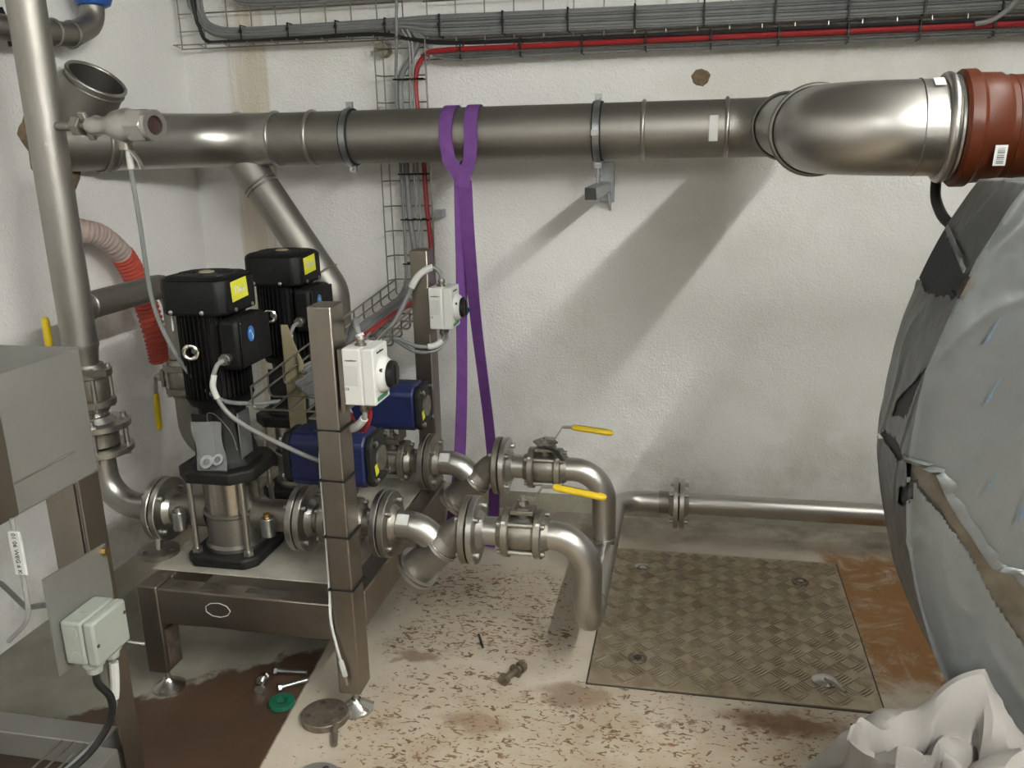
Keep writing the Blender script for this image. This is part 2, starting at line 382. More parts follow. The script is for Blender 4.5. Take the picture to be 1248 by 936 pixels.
# ------------------------------------------------------------------ floor hatch of tread plate
PX0, PX1, PY0, PY1 = -.243, .533, 2.083, 2.922
h = thing('floor_hatch', 'brown stained tread plate hatch cover set in the concrete floor', 'hatch', ((PX0+PX1)/2, (PY0+PY1)/2, 0))
part('hatch_frame', MB().box((PX0-.005, PY0-.005, .0), (PX1+.005, PY1+.005, .0015)), 'gap_dark', h)
pl = part('plate', MB().box((PX0, PY0, .0005), (PX1, PY1, .006)), 'tread_plate', h, bevel=.001)
mb = MB(); pitch_ = .0565; nx = int((PX1-PX0)/pitch_)+2; ny = int((PY1-PY0)/pitch_)+2
for i in range(nx):
    for j in range(ny):
        cx = PX0+pitch_*(i+.3); cy = PY0+pitch_*(j+.3); d = 1 if (i+j) % 2 == 0 else -1
        t = R_(45)*d; ux = V(math.cos(t), math.sin(t), 0); uy = V(-math.sin(t), math.cos(t), 0)
        for k in range(5):
            o = V(cx, cy, .006)+uy*(k-2)*.0095
            if not (PX0+.022 < o.x < PX1-.022 and PY0+.022 < o.y < PY1-.022): continue
            L = .0245; ww = .0031; b = len(mb.v)
            mb.v += [o+ux*L, o+uy*ww, o-ux*L, o-uy*ww]
            mb.v += [o+ux*L*.8+Z*.0032, o+uy*ww*.45+Z*.0036, o-ux*L*.8+Z*.0032, o-uy*ww*.45+Z*.0036]
            mb.f += [(b+4, b+5, b+6, b+7)]+[(b+q, b+(q+1) % 4, b+4+(q+1) % 4, b+4+q) for q in range(4)]
part('tread_bars', mb, 'tread_worn', h, kind='stuff')
for (x, y, kind) in ((-.132, 2.784, 1), (.397, 2.758, 0), (-.113, 2.217, 2), (.399, 2.195, 3)):
    c = V(x, y, .0075)
    if kind == 3:
        rc = part('lifting_point', MB().lathe(c, Z, [(0, .034), (.004, .034), (.010, .022), (.012, .0)], 24), 'steel_polished', h)
        part('lifting_key', MB().tube([c+V(.0, -.005, .010), c+V(.02, -.03, .016), c+V(.045, -.062, .014)], .005, 8), 'steel_bright', rc)
    elif kind == 1:
        part('lifting_point', MB().lathe(c, Z, [(0, .024), (.003, .024), (.008, .015), (.009, .0)], 24), 'steel_polished', h)
    else:
        rc = part('lifting_point', MB().torus(c+V(0, 0, .002), Z, .023, .005, 24, 8), 'rusty_steel', h)
        part('lifting_bolt', MB().prism(hexpoly(.011), c, X, Y, .006), 'gap_dark' if kind == 2 else 'steel_bright', rc)

# ------------------------------------------------------------------ pump skid
SX0, SX1, SY0, SY1, DZ = -1.425, -.807, 1.825, 2.765, .335
sk = thing('pump_skid', 'stainless steel skid frame with tall posts carrying both black pumps', 'frame', (-1.1, 2.3, 0))
part('deck_plate', MB().box((SX0-.015, SY0+.098, DZ-.004), (SX1-.062, SY1-.03, DZ)), 'deck_dusty', sk, bevel=.002)
mb = MB().box((SX0+.06, SY0, .228), (SX1-.06, SY0+.06, DZ-.0045))
bm = part('beam', mb, 'steel_frame', sk, bevel=.004)
part('scuff_ring', MB().tube([(-1.19+.036*math.cos(a), SY0-.0002, .285+.021*math.sin(a)) for a in [2*math.pi*k/9 for k in range(9)]], .0014, 5, close=True), 'ink_soft', bm)
for k, (xa, xb) in enumerate(((-1.33, -1.30), (-1.25, -1.20), (-1.12, -1.0))):
    part('slot', MB().box((xa, SY0+.022, DZ-.007), (xb, SY0+.048, DZ-.004)), 'gap_dark', bm)
part('beam', MB().box((SX0+.06, SY1-.06, .228), (SX1-.06, SY1, DZ-.0045)), 'steel_frame', sk, bevel=.004)
part('beam', MB().box((SX0, SY0+.075, .228), (SX0+.06, SY1-.06, DZ-.0045)), 'steel_frame', sk, bevel=.004)
part('beam', MB().box((SX1-.06, SY0+.078, .228), (SX1, SY1-.078, DZ-.0045)), 'steel_frame', sk, bevel=.004)
for (xa, ya, top, nm) in ((SX1-.06, SY0, 1.10, 'post'), (-.90, SY1-.075, 1.125, 'post'), (SX0, SY0, DZ, 'leg'), (SX0, SY1-.075, DZ, 'leg')):
    yb = ya+.075
    lg = part(nm, MB().box((xa, ya, .072), (xa+.06, yb, top)), 'steel_frame', sk, bevel=.004)
    c = V(xa+.03, ya+.038, 0)
    ft = part('levelling_foot', MB().lathe(c, Z, [(0, .044), (.007, .044), (.012, .038), (.024, .019), (.034, .013), (.036, .0)], 28), 'steel_polished', sk)
    part('threaded_stem', MB().cyl(c+Z*.03, c+Z*.074, .008, seg=12), 'steel_bright', ft)
    if nm == 'leg' and ya == SY0:
        part('bracket_plate', MB().box((xa+.0605, ya+.012, .09), (xa+.066, ya+.06, .20)), 'rusty_steel', lg)
        part('clip', MB().tube([c+V(-.035, -.03, .155), c+V(-.06, -.045, .165), c+V(-.09, -.05, .175), c+V(-.105, -.05, .17)], .006, 8), 'steel_bright', lg)
# black cable ties round the front post
for zt in (.80, .67, .52, .375):
    mb = MB(); xa, xb, ya, yb = SX1-.0625, SX1+.0025, SY0-.0025, SY0+.0775
    mb.tube([(xa, ya, zt), (xb, ya, zt), (xb, yb, zt), (xa, yb, zt)], .003, 6, close=True)
    solo('cable_tie', mb, 'black_plastic', {.80: 'highest black cable tie round the front steel post', .67: 'second black cable tie from the top of the front post', .52: 'third black cable tie from the top of the front post', .375: 'lowest black cable tie round the front steel post'}[zt], 'cable tie', 'cable ties on the front post')

# ------------------------------------------------------------------ flange helper
FR, FT = .0925, .018
def flange(parent, c, axis, R=FR, t=FT, m='steel_bright', bore=.038, hub=True):
    # disc from c (its outer face) running along +axis, hub on the far side
    prof = [(0, bore), (0, R-.002), (.002, R), (t-.002, R), (t, R-.002)]
    prof += [(t, bore+.016), (t+.016, bore+.005), (t+.016, bore)] if hub else [(t, bore)]
    return part('flange', MB().lathe(c, axis, prof, 40, close=True), m, parent)
def gasket(parent, c, axis, t=.004, R=.072):
    a = V(axis).normalized(); return part('gasket', MB().hollow(V(c), V(c)+a*t, R, .036, 32), 'rubber', parent)

# ------------------------------------------------------------------ pumps
LZ = .455
def pump(px, py, label, front):
    o = V(px, py, DZ); p = thing('booster_pump', label, 'pump', o, 'vertical multistage pumps')
    def sq(hx, hy, ch): return [(hx-ch, -hy), (hx, -hy+ch), (hx, hy-ch), (hx-ch, hy), (-hx+ch, hy), (-hx, hy-ch), (-hx, -hy+ch), (-hx+ch, -hy)]
    part('base_plate', MB().prism(sq(.106, .112, .03), o, X, Y, .032), 'black_cast', p, bevel=.008)
    body = part('pump_body', MB().lathe(o, Z, [(.03, .085), (.042, .085), (.05, .077), (.128, .077), (.133, .081), (.14, .081), (.143, .075)], 40), 'steel_pipe', p)
    part('sleeve', MB().lathe(o, Z, [(.142, .076), (.252, .076)], 40), 'steel_brushed', p)
    for sx in (-1, 1):
        for sy in (-1, 1):
            r_ = part('tie_rod', MB().cyl(o+V(sx*.078, sy*.08, .03), o+V(sx*.078, sy*.08, .26), .0075, seg=10), 'steel_bright', p)
            part('nut', MB().prism(hexpoly(.015), o+V(sx*.078, sy*.08, .033), X, Y, .012), 'steel_bright', r_)
    hd = part('motor_stool_plate', MB().prism(sq(.113, .115, .048), o+Z*.250, X, Y, .034), 'black_cast', p, bevel=.006)
    mb = MB(); rings = []
    for zt, hw in ((.284, .086), (.30, .076), (.40, .052), (.455, .058), (.47, .078)):
        rings.append([o+V(a, b, zt) for a, b in sq(hw, hw, hw*.45)])
    part('motor_stool', mb.quad_rings(rings), 'black_cast', p, bevel=.003)
    part('coupling_guard', MB().cbox(o+V(.072, -.02, .37), (.004, .06, .13)), 'zinc', p)
    part('coupling_guard', MB().cbox(o+V(-.02, -.072, .37), (.06, .004, .13)), 'black_cast', p)
    # motor with cooling fins
    mt = part('motor', MB().lathe(o, Z, [(.455, .082), (.475, .09), (.48, .076), (.75, .076)], 40), 'black_paint', p)
    mb = MB()
    for k in range(40):
        a = 2*math.pi*k/40; M = Matrix.Translation(o) @ Matrix.Rotation(a, 4, 'Z'); mb.box((.074, -.0016, .482), (.089, .0016, .742), M)
    part('cooling_fins', mb, 'black_paint', mt, kind='stuff')
    fc = MB(); rings = []
    for zt, hw in ((.706, .095), (.79, .095), (.802, .089), (.806, .078)):
        rings.append([o+V(a, b, zt) for a, b in sq(hw, hw, .024)])
    cov = part('fan_cover', fc.quad_rings(rings), 'black_paint', p, bevel=.008)
    mb = MB()
    for rr in (.026, .038, .05, .062, .073): mb.torus(o+Z*.806, Z, rr, .0022, 36, 6)
    part('grille', mb, 'black_plastic', cov)
    part('fan_cap', MB().lathe(o+Z*.806, Z, [(0, .02), (.004, .02), (.006, .012), (.006, 0)], 20), 'tan_board', cov)
    for dx in (-.07, .04): part('screw', MB().lathe(o+V(dx*.8, -.0955, .716), -Y, [(0, .006), (.003, .006), (.005, .003)], 10), 'steel_bright', cov)
    for dy in (-.05, .06): part('screw', MB().lathe(o+V(.0955, dy*.8, .716), X, [(0, .006), (.003, .006), (.005, .003)], 10), 'steel_bright', cov)
    nt = part('yellow_note', MB().cbox(o+V(.0962, -.012, .766), (.0012, .082, .052), Matrix.Rotation(R_(4), 3, 'X')), 'yellow_note', p, label='yellow sticky note with handwriting')
    part('handwriting', text_mb('Pool', .03, o+V(.0972, -.012, .766), Y, Z, shear=.2), 'ink_soft', nt)
    # terminal box on the side facing away from the suction
    tb = part('terminal_box', MB().box(o+V(.070, -.098, .565), o+V(.128, .068, .700)), 'black_paint', p, bevel=.014)
    part('box_lid', MB().box(o+V(.127, -.092, .572), o+V(.134, .062, .694)), 'black_paint', tb, bevel=.006)
    em = part('emblem', MB().prism([(.017*math.cos(t_)*(1 if math.cos(t_) < 0 else .9), .021*math.sin(t_)) for t_ in [2*math.pi*k/20 for k in range(20)]], o+V(.1345, -.045, .655), Y, Z, .0012), 'emblem_blue', tb, label='blue oval maker badge with a white mark')
    part('badge_mark', MB().tube([o+V(.136, -.055, .660), o+V(.136, -.047, .666), o+V(.136, -.043, .656), o+V(.136, -.037, .648), o+V(.136, -.041, .640)], .0012, 6), 'paper', em)
    part('name_plate', MB().cbox(o+V(-.083, -.052, .69), (.004, .024, .06), Matrix.Rotation(R_(25), 3, 'Z')), 'paper', p)
    eye = part('lifting_eye', MB().torus(o+V(-.005, -.108, .615), V(.3, -1, 0), .017, .006, 24, 8), 'steel_polished', p)
    part('eye_stem', MB().cyl(o+V(-.005, -.075, .615), o+V(-.005, -.094, .615), .008, seg=10), 'steel_bright', eye)
    # ports and flanges
    for s in (-1, 1):
        part('port', MB().cyl(o+V(s*.07, 0, LZ-DZ), o+V(s*.195, 0, LZ-DZ), .044, seg=28), 'steel_cast', p)
        flange(p, o+V(s*.215, 0, LZ-DZ), V(-s, 0, 0), bore=.04)
        pg = part('plug_block', MB().cyl(o+V(s*.135, -.062, LZ-DZ-.032), o+V(s*.135, -.062, LZ-DZ+.022), .019, seg=20), 'zinc', p, bevel=.002)
        part('plug_screw', MB().cyl(o+V(s*.135, -.062, LZ-DZ+.022), o+V(s*.135, -.062, LZ-DZ+.034), .010, seg=12), 'brass' if s > 0 else 'steel_bright', pg)
        part('plug_neck', MB().cyl(o+V(s*.135, -.062, LZ-DZ-.003), o+V(s*.135, -.03, LZ-DZ), .012, seg=12), 'steel_bright', pg)
    return p
PX, PY1_, PY2_ = -1.252, 2.06, 2.54
pump(PX, PY1_, 'black vertical pump with a yellow note, nearer the camera, beside the front post', True)
pump(PX-.02, PY2_, 'black vertical pump with a yellow note, farther back against the wall side', False)

# motor cables, grey
g = PX+.093
for (oy, ox, lab) in ((PY1_, 0, 'pale grey motor cable looping down from the nearer black pump'), (PY2_, -.02, 'pale grey motor cable dropping from the farther black pump')):
    c = thing('motor_cable', lab, 'cable', (g+ox, oy-.1, .9))
    gx = g+ox
    part('cable_gland', MB().cyl((gx, oy-.096, .935), (gx, oy-.126, .935), .013, seg=12).prism(hexpoly(.016), (gx, oy-.105, .935), X, Z, .012), 'steel_bright', c)
    end = [(gx+.08, oy-.15, .76), (gx+.20, oy-.14, .70), (gx+.275, oy-.12, .665)] if oy == PY1_ else [(gx+.06, oy-.12, .82), (gx+.10, oy-.10, .79), (gx+.2, oy-.05, .80)]
    part('sheath', MB().tube(spline([(gx, oy-.12, .935), (gx-.006, oy-.148, .925), (gx-.016, oy-.158, .875), (gx+.015, oy-.158, .81)]+end, 8), .006, 10), 'cable_pale', c)
    part('cable_tag', MB().tube(spline([(gx-.012, oy-.153, .905), (gx-.016, oy-.158, .875), (gx-.007, oy-.159, .845)], 5), .0078, 10), 'paper', c)

# clear bag of washers hung on the front pump
bg = thing('washer_bag', 'clear plastic bag with two washers hung on the nearer pump', 'bag', (PX+.05, 1.94, .63))
mb = MB(); rings = []
for i in range(9):
    t = i/8; zc = .765-.145*t; bul = .004+.010*math.sin(math.pi*t)
    rings.append([V(PX+.018+.085*a-.01*t+.1*0, 1.945+.02*t-bul*b+.006*math.sin(7*t+a*5), zc) for a, b in ((-.5, 0), (-.25, .8), (0, 1), (.25, .8), (.5, 0), (.25, -.6), (0, -.9), (-.25, -.6))])
part('pouch', mb.quad_rings(rings), 'clear_bag', bg)
part('wire_hook', MB().tube(spline([(PX+.02, 1.95, .765), (PX+.02, 1.955, .785), (PX+.045, 1.955, .78), (PX+.085, 1.95, .735), (PX+.1, 1.945, .69)], 5), .0014, 6), 'wire', bg)
solo('washer', MB().hollow((PX-.002, 1.957, .648), (PX-.002, 1.961, .645), .019, .010, 24), 'zinc', 'left steel washer in the clear bag on the pump', 'washer', 'washers in the clear bag')
solo('washer', MB().hollow((PX+.030, 1.959, .655), (PX+.030, 1.963, .652), .016, .009, 24), 'zinc', 'right steel washer in the clear bag on the pump', 'washer', 'washers in the clear bag')
# tan strip behind the front pump
solo('cardboard_strip', MB().prism([(0, .0), (.05, .0), (.06, .25), (.045, .28), (.02, .36), (0, .36)], (-1.16, 2.27, .60), X, Z, .004), 'tan_board', 'tan strip standing between the two pumps', 'strip')

# ------------------------------------------------------------------ three piece valve body along any axis
def valve_body(root, c, axis, up, gap=.088, R=.062, bore=.04):
    a = V(axis).normalized(); c = V(c)
    _, u, w_ = basis(a)
    part('valve_body', MB().lathe(c, a, [(-gap/2, .047), (-gap/2+.012, .050), (gap/2-.012, .050), (gap/2, .047)], 28), 'steel_cast', root)
    for s in (-1, 1):
        o = c+a*s*gap/2
        part('end_plate', MB().lathe(o, a*s, [(0, .03), (0, R), (.002, R+.002), (.018, R+.002), (.020, R), (.020, bore+.008), (.036, bore+.001), (.036, .03)], 36, close=True), 'steel_cast', root)
    for k in range(4):
        t = math.pi/4+math.pi/2*k; d = u*math.cos(t)+w_*math.sin(t)
        inst('tie_bolt', ('tb', round(gap, 3)), bolt_maker(gap+.060, .0068), 'steel_bright', root, c+d*(R-.008), a)
    up = V(up).normalized()
    st = part('stem_housing', MB().cyl(c+up*.03, c+up*.078, .021, seg=20), 'steel_cast', root)
    sd = a.cross(up)
    Mx = Matrix((a, sd, up)).transposed()
    part('mounting_pad', MB().cbox(c+up*.066, (.062, .05, .012), Mx), 'steel_cast', root, bevel=.002)
    part('stem', MB().cyl(c+up*.078, c+up*.105, .008, seg=12), 'steel_bright', st)
    part('stem_nut', MB().prism(hexpoly(.015), c+up*.094, a, sd, .010), 'steel_bright', st)
def lever(root, c, up, out, L=.20, rise=.0, crank=False):
    # flat steel arm from the stem, yellow vinyl grip at its end
    c, up, out = V(c), V(up).normalized(), V(out).normalized(); sd = up.cross(out)
    if crank: pts = [c, c+out*.03, c+out*.055+up*.04, c+out*.085+up*.042]
    else: pts = [c, c+out*.03+up*.004, c+out*.06+up*.006]
    end = pts[-1]; tip = end+out*(L-(end-c).dot(out))+up*rise
    arm = part('lever_arm', MB().ribbon(pts+[end+(tip-end)*.35], sd, .020, .004), 'steel_bright', root)
    mb = MB(); ax = (tip-end).normalized(); rings = []
    for t, k in ((0, .75), (.006, .95), (.02, 1), (.9, 1), (.97, .8), (1, .45)):
        p = end+(tip-end)*(t if t > .05 else 0)+(ax*t if t <= .05 else V(0, 0, 0))
        rings.append([p+sd*.0125*k*ca+ax.cross(sd)*.0095*k*cb for ca, cb in [(math.cos(2*math.pi*j/16), math.sin(2*math.pi*j/16)) for j in range(16)]])
    gr = part('lever_grip', mb.quad_rings(rings), 'yellow_grip', root, label='yellow vinyl lever grip')
    nn = ax.cross(sd)
    if nn.dot(up) < 0: nn = -nn
    part('grip_marking', MB().ribbon([end+ax*.02+nn*.0096, end+(tip-end)*.85+nn*.0096], sd, .0035, .0006), 'ink', gr)

def actuated_valve(dx, dy, lab):
    y = PY1_+dy; r = thing('actuated_valve', lab, 'valve', (-.92+dx, y, LZ-.1), 'blue actuated ball valves')
    P = lambda x, z=LZ, yy=0: V(x+dx, y+yy, z)
    flange(r, P(-1.033), X); gasket(r, P(-1.037), X)
    bolts(r, P(-1.035), X, .072, L=.064)
    part('stub', MB().cyl(P(-1.02), P(-.96), .038, seg=24), 'steel_pipe', r)
    valve_body(r, P(-.922), X, Z, gap=.062, R=.066)
    part('stub', MB().cyl(P(-.88), P(-.80), .038, seg=24), 'steel_pipe', r)
    flange(r, P(-.797), -X)
    # mounting bracket and pneumatic actuator
    part('bracket', MB().box(P(-.96, .528, -.03), P(-.885, .534, .03)).box(P(-.962, .528, -.03), P(-.957, .578, .03)).box(P(-.888, .528, -.03), P(-.883, .578, .03)), 'steel_cast', r)
    a0, a1, zc, hz, hy = -1.035, -.822, .648, .074, .062
    poly = [(-hy, -hz+.02), (-hy+.018, -hz), (hy-.018, -hz), (hy, -hz+.02), (hy, hz-.024), (hy-.022, hz), (-hy+.022, hz), (-hy, hz-.024)]
    ac = part('actuator_body', MB().prism(poly, P(a0, zc), Y, Z, a1-a0), 'blue_paint', r, bevel=.008, label='blue actuator housing')
    part('seam', MB().box(P(a0+.01, zc+.028, -hy-.0008), P(a1-.01, zc+.031, -hy+.001)), 'blue_paint', ac)
    sp = [(p_*.96, q*.96) for p_, q in poly]
    for e0, s in ((a1, 1), (a0-.022, -1)):
        cp = part('end_cap', MB().prism(sp, P(e0, zc), Y, Z, .022), 'black_cast', r, bevel=.006)
        bx = e0+.022 if s > 0 else e0
        part('hub', MB().cyl(P(bx, zc), P(bx+s*.006, zc), .034, seg=24), 'steel_cast', cp)
        for sy in (-1, 1):
            for sz in (-1, 1): inst('cap_screw', 'capscrew', lambda m_: m_.lathe((0, 0, 0), Z, [(0, .0085), (.008, .0085), (.011, .005), (.011, 0)], 12), 'steel_polished', cp, P(bx, zc+sz*.052, sy*.042), (s, 0, 0))
        if s > 0: part('warning_label', MB().cbox(P(bx+.0012, zc-.022, -.034), (.0012, .022, .03), Matrix.Rotation(R_(12), 3, 'X')), 'yellow_note', cp, label='small yellow label')
    part('top_indicator', MB().cyl(P(-.925, zc+hz), P(-.925, zc+hz+.018), .022, seg=20), 'black_plastic', r)
    return r
actuated_valve(0, 0, 'blue actuated ball valve partly behind the front steel post')
actuated_valve(-.02, .48, 'blue actuated ball valve on the rear pipe line near the rear post')

def strainer(dx, dy, lab):
    y = PY1_+dy; r = thing('y_strainer', lab, 'strainer', (-.67+dx, y, LZ-.2), 'stainless y strainers')
    P = lambda x, z=LZ, yy=0: V(x+dx, y+yy, z)
    flange(r, P(-.793), X, m='steel_cast'); gasket(r, P(-.797), X); bolts(r, P(-.795), X, .072, L=.064)
    # inlet bend dropping into the slanting filter leg
    part('inlet_bend', MB().tube(fillet([P(-.775), P(-.70), P(-.625, LZ-.075)], .09, 8), .039, 24), 'steel_bright', r)
    d = V(-1, 0, -1).normalized(); top = P(-.575, LZ)
    part('outlet_bend', MB().tube(fillet([P(-.545), P(-.585), P(-.585)+d*.09], .05, 8), .041, 24), 'steel_pipe', r)
    leg0 = P(-.585)+d*.045
    lg = part('filter_leg', MB().lathe(leg0, d, [(0, .041), (.03, .049), (.036, .052), (.042, .049), (.125, .049)], 32), 'steel_pipe', r)
    part('leg_seam', MB().torus(leg0+d*.026, d, .0475, .003, 32, 8), 'steel_polished', lg)
    cp = part('leg_cap', MB().lathe(leg0+d*.125, d, [(0, .062), (.010, .062), (.0101, .057), (.015, .057), (.0151, .062), (.026, .062), (.028, .058)], 32), 'steel_bright', r)
    part('cap_boss', MB().prism(hexpoly(.018), leg0+d*.152, basis(d)[1], basis(d)[2], .012), 'steel_cast', cp)
    lb = part('sticker', MB().tube([P(-.757), P(-.718)], .0396, 24, cap=False), 'steel_bright', r)
    part('type_label', MB().ribbon([P(-.755, LZ+.028, -.029), P(-.722, LZ+.028, -.029)], V(0, .7, .7), .03, .001), 'paper', lb)
    flange(r, P(-.555), -X, m='steel_cast')
    return r
strainer(0, 0, 'stainless y strainer on the nearer pipe line, its slanted leg over the floor')
strainer(-.02, .48, 'stainless y strainer on the rear pipe line in front of the purple strap')

def hand_valve(dx, dy, lab, crank):
    y = PY1_+dy; r = thing('ball_valve', lab, 'valve', (-.42+dx, y, LZ-.08), 'yellow handled ball valves')
    P = lambda x, z=LZ, yy=0: V(x+dx, y+yy, z)
    flange(r, P(-.551), X); gasket(r, P(-.555), X); bolts(r, P(-.553), X, .072, L=.064)
    part('stub', MB().cyl(P(-.535), P(-.46), .038, seg=24), 'steel_bright', r)
    valve_body(r, P(-.412), X, Z, gap=.066, R=.064)
    if crank:
        lever(r, P(-.412, LZ+.100), Z, V(1, -.05, 0), .215, -.012, True)
        part('stop_tab', MB().ribbon([P(-.41, LZ+.085, -.03), P(-.37, LZ+.08, -.06), P(-.345, LZ+.055, -.075)], Y, .02, .003), 'black_plastic', r)
        part('stop_plate', MB().cyl(P(-.412, LZ+.085), P(-.412, LZ+.089), .04, seg=6), 'steel_cast', r)
    else:
        lever(r, P(-.412, LZ+.100), Z, V(1, -.16, 0), .225, -.012, True)
    return r
hand_valve(0, 0, 'ball valve with a straight yellow lever on the nearer line', False)
hand_valve(-.02, .48, 'ball valve with a raised yellow lever on the rear line', True)

# ------------------------------------------------------------------ discharge manifold: two drops into a header and on to the wall pipe
m_ = thing('discharge_manifold', 'polished steel manifold with two curved drop pipes joining a low header', 'pipe', (-.24, 2.5, 0))
HZ, HX, HY = .185, -.24, 2.955
part('drop_pipe', MB().tube(fillet([(-.355, PY1_, LZ), (HX, PY1_, LZ), (HX, PY1_, HZ), (HX, PY1_+.14, HZ)], [.10, .085], 12), .038, 32), 'steel_bright', m_)
part('drop_pipe', MB().tube(fillet([(-.375, PY1_+.48, LZ), (HX-.005, PY1_+.48, LZ), (HX-.005, PY1_+.48, HZ)], .10, 12), .0375, 32), 'steel_bright', m_)
hd = part('header_pipe', MB().tube(fillet([(HX, PY1_+.13, HZ), (HX, HY, HZ), (-.028, HY, HZ)], .10, 12), .038, 32), 'steel_bright', m_)
part('weld_ring', MB().torus((HX, PY1_+.14, HZ), Y, .038, .0018, 32, 6), 'steel_pipe', hd)
part('weld_ring', MB().torus((HX-.005, PY1_+.48, HZ+.045), Z, .0385, .002, 32, 6), 'steel_pipe', hd)
part('pipe_collar', MB().cyl((-.085, HY, HZ), (-.028, HY, HZ), .040, seg=32), 'steel_pipe', hd)
flange(m_, (-.016, HY, HZ), -X, m='steel_bright')
wp = thing('floor_pipe', 'straight steel pipe running low along the wall to the wrapped tank', 'pipe', (.8, HY, 0))
flange(wp, (-.012, HY, HZ), X); gasket(wp, (-.016, HY, HZ), X); bolts(wp, (-.014, HY, HZ), X, .072, 4, .066)
part('pipe_run', MB().tube([(0, HY, HZ), (1.1, HY, HZ), (2.2, HY, HZ)], .0385, 32), 'steel_bright', wp)
st = part('pipe_support', MB().cyl((1.6, HY, 0), (1.6, HY, HZ-.03), .012, seg=12).cyl((1.6, HY, 0), (1.6, HY, .01), .05, seg=24), 'steel_pipe', wp)

# ------------------------------------------------------------------ suction side
RX = -1.655
rs = thing('suction_riser', 'tall stainless riser pipe on the left running up out of view', 'pipe', (RX, PY1_, .86))
part('riser_pipe', MB().tube([(RX-.012, PY1_, .935), (RX-.012, PY1_, 2.2), (RX-.012, PY1_, 2.415)], .0465, 36), 'steel_pipe', rs)
part('reducer', MB().lathe((RX-.012, PY1_, .935), -Z, [(-.006, .0485), (.004, .0485), (.01, .046), (.05, .041), (.068, .040)], 32), 'steel_pipe', rs)
br = part('branch_pipe', MB().tube(fillet([(RX-.012, PY1_+.02, 1.035), (RX-.012, PY2_-.01, 1.035), (RX-.012, PY2_-.01, .785)], .085, 10), .039, 28), 'steel_pipe', rs)
part('weld_ring', MB().torus((RX-.012, PY1_+.05, 1.035), Y, .040, .003, 28, 6), 'steel_bright', br)
sv = thing('suction_valve', 'vertical ball valve below the left riser pipe beside the hopper', 'valve', (RX, PY1_, .6), 'suction line valves')
valve_body(sv, (RX, PY1_, .812), Z, -X, gap=.066, R=.06)
lever(sv, V(RX-.106, PY1_, .812), -X, Z, .20)
part('position_tab', MB().ribbon([V(RX+.0, PY1_-.045, .868), V(RX+.06, PY1_-.06, .87), V(RX+.105, PY1_-.06, .872)], V(0, 0, 1), .016, .006), 'steel_cast', sv)
part('cone', MB().lathe((RX, PY1_, .745), -Z, [(0, .041), (.012, .036), (.03, .036)], 28), 'steel_polished', sv)
flange(sv, (RX, PY1_, .694), Z, m='steel_bright')
ck = thing('check_valve', 'wafer check valve clamped between flanges under the left riser valve', 'valve', (RX, PY1_, .6))
part('wafer_body', MB().lathe((RX, PY1_, .640), Z, [(0, .052), (.003, .056), (.049, .056), (.052, .052)], 32), 'steel_cast', ck)
bolts(ck, (RX, PY1_, .668), Z, .074, 4, .128, .0075, phase=.5)
eb = thing('suction_elbow', 'polished elbow pipe from the left riser into the nearer pump', 'pipe', (RX, PY1_, .4))
flange(eb, (RX, PY1_, .638), -Z, m='steel_bright')
part('elbow', MB().tube(fillet([(RX, PY1_, .63), (RX, PY1_, LZ), (-1.475, PY1_, LZ)], .105, 14), .038, 32), 'steel_bright', eb)
flange(eb, (-1.4715, PY1_, LZ), -X); gasket(eb, (-1.4715, PY1_, LZ), X); bolts(eb, (-1.469, PY1_, LZ), X, .072, 4, .066)
# support foot under that flange
sp = thing('pipe_support', 'round steel support stand under the nearer suction flange', 'pipe support', (-1.475, 2.0, DZ))
part('foot_disc', MB().lathe((-1.475, 2.01, DZ), Z, [(0, .058), (.012, .058), (.014, .054), (.014, 0)], 28), 'steel_cast', sp)
part('foot_stem', MB().cyl((-1.475, 2.01, DZ+.012), (-1.475, 2.02, DZ+.045), .010, seg=12), 'steel_polished', sp)
for a in (0, 2.1, 4.2): part('foot_bolt', MB().prism(hexpoly(.007), (-1.475+.04*math.cos(a), 2.01+.04*math.sin(a), DZ+.0138), X, Y, .006), 'gap_dark', sp)
R2 = RX-.012; Y2 = PY2_-.01
s2 = thing('suction_valve', 'vertical ball valve with hanging yellow lever behind the red hose', 'valve', (R2, Y2, .6), 'suction line valves')
valve_body(s2, (R2, Y2, .715), Z, -X, gap=.06, R=.06)
lever(s2, V(R2-.106, Y2, .715), -X, V(0, -.06, -1), .19)
e2 = thing('suction_elbow', 'dull elbow pipe feeding the farther pump, left of it', 'pipe', (R2, Y2, .4))
part('elbow', MB().tube(fillet([(R2, Y2, .655), (R2, Y2, LZ), (-1.498, PY2_, LZ)], .105, 14), .038, 32), 'steel_pipe', e2)
flange(e2, (-1.4915, PY2_, LZ), -X); bolts(e2, (-1.489, PY2_, LZ), X, .072, 4, .066)

# ------------------------------------------------------------------ sampling valve on the riser
sm = thing('sampling_valve', 'small polished valve with dark red bore screwed into the left riser', 'valve', (-1.6, PY1_, 1.5))
s0 = V(RX+.03, PY1_-.01, 1.520); sd = V(.97, -.24, -.02).normalized(); sp_ = lambda t: s0+sd*t*1.36
_, su, sw = basis(sd)
part('nipple', MB().cyl(sp_(0), sp_(.09), .012, seg=16), 'steel_pipe', sm)
part('hex_union', MB().prism(hexpoly(.026), sp_(.052), su, sw, .03), 'steel_cast', sm, bevel=.002)
part('wing_nut', MB().cbox(sp_(.083), (.022, .012, .075), Matrix((sd, su, sw)).transposed() @ Matrix.Rotation(.4, 3, 'X')), 'steel_cast', sm, bevel=.003)
part('body', MB().lathe(sp_(.09), sd, [(0, .02), (.027, .026), (.047, .021), (.075, .026), (.095, .036), (.136, .042), (.156, .038), (.172, .038)], 28), 'steel_bright', sm)
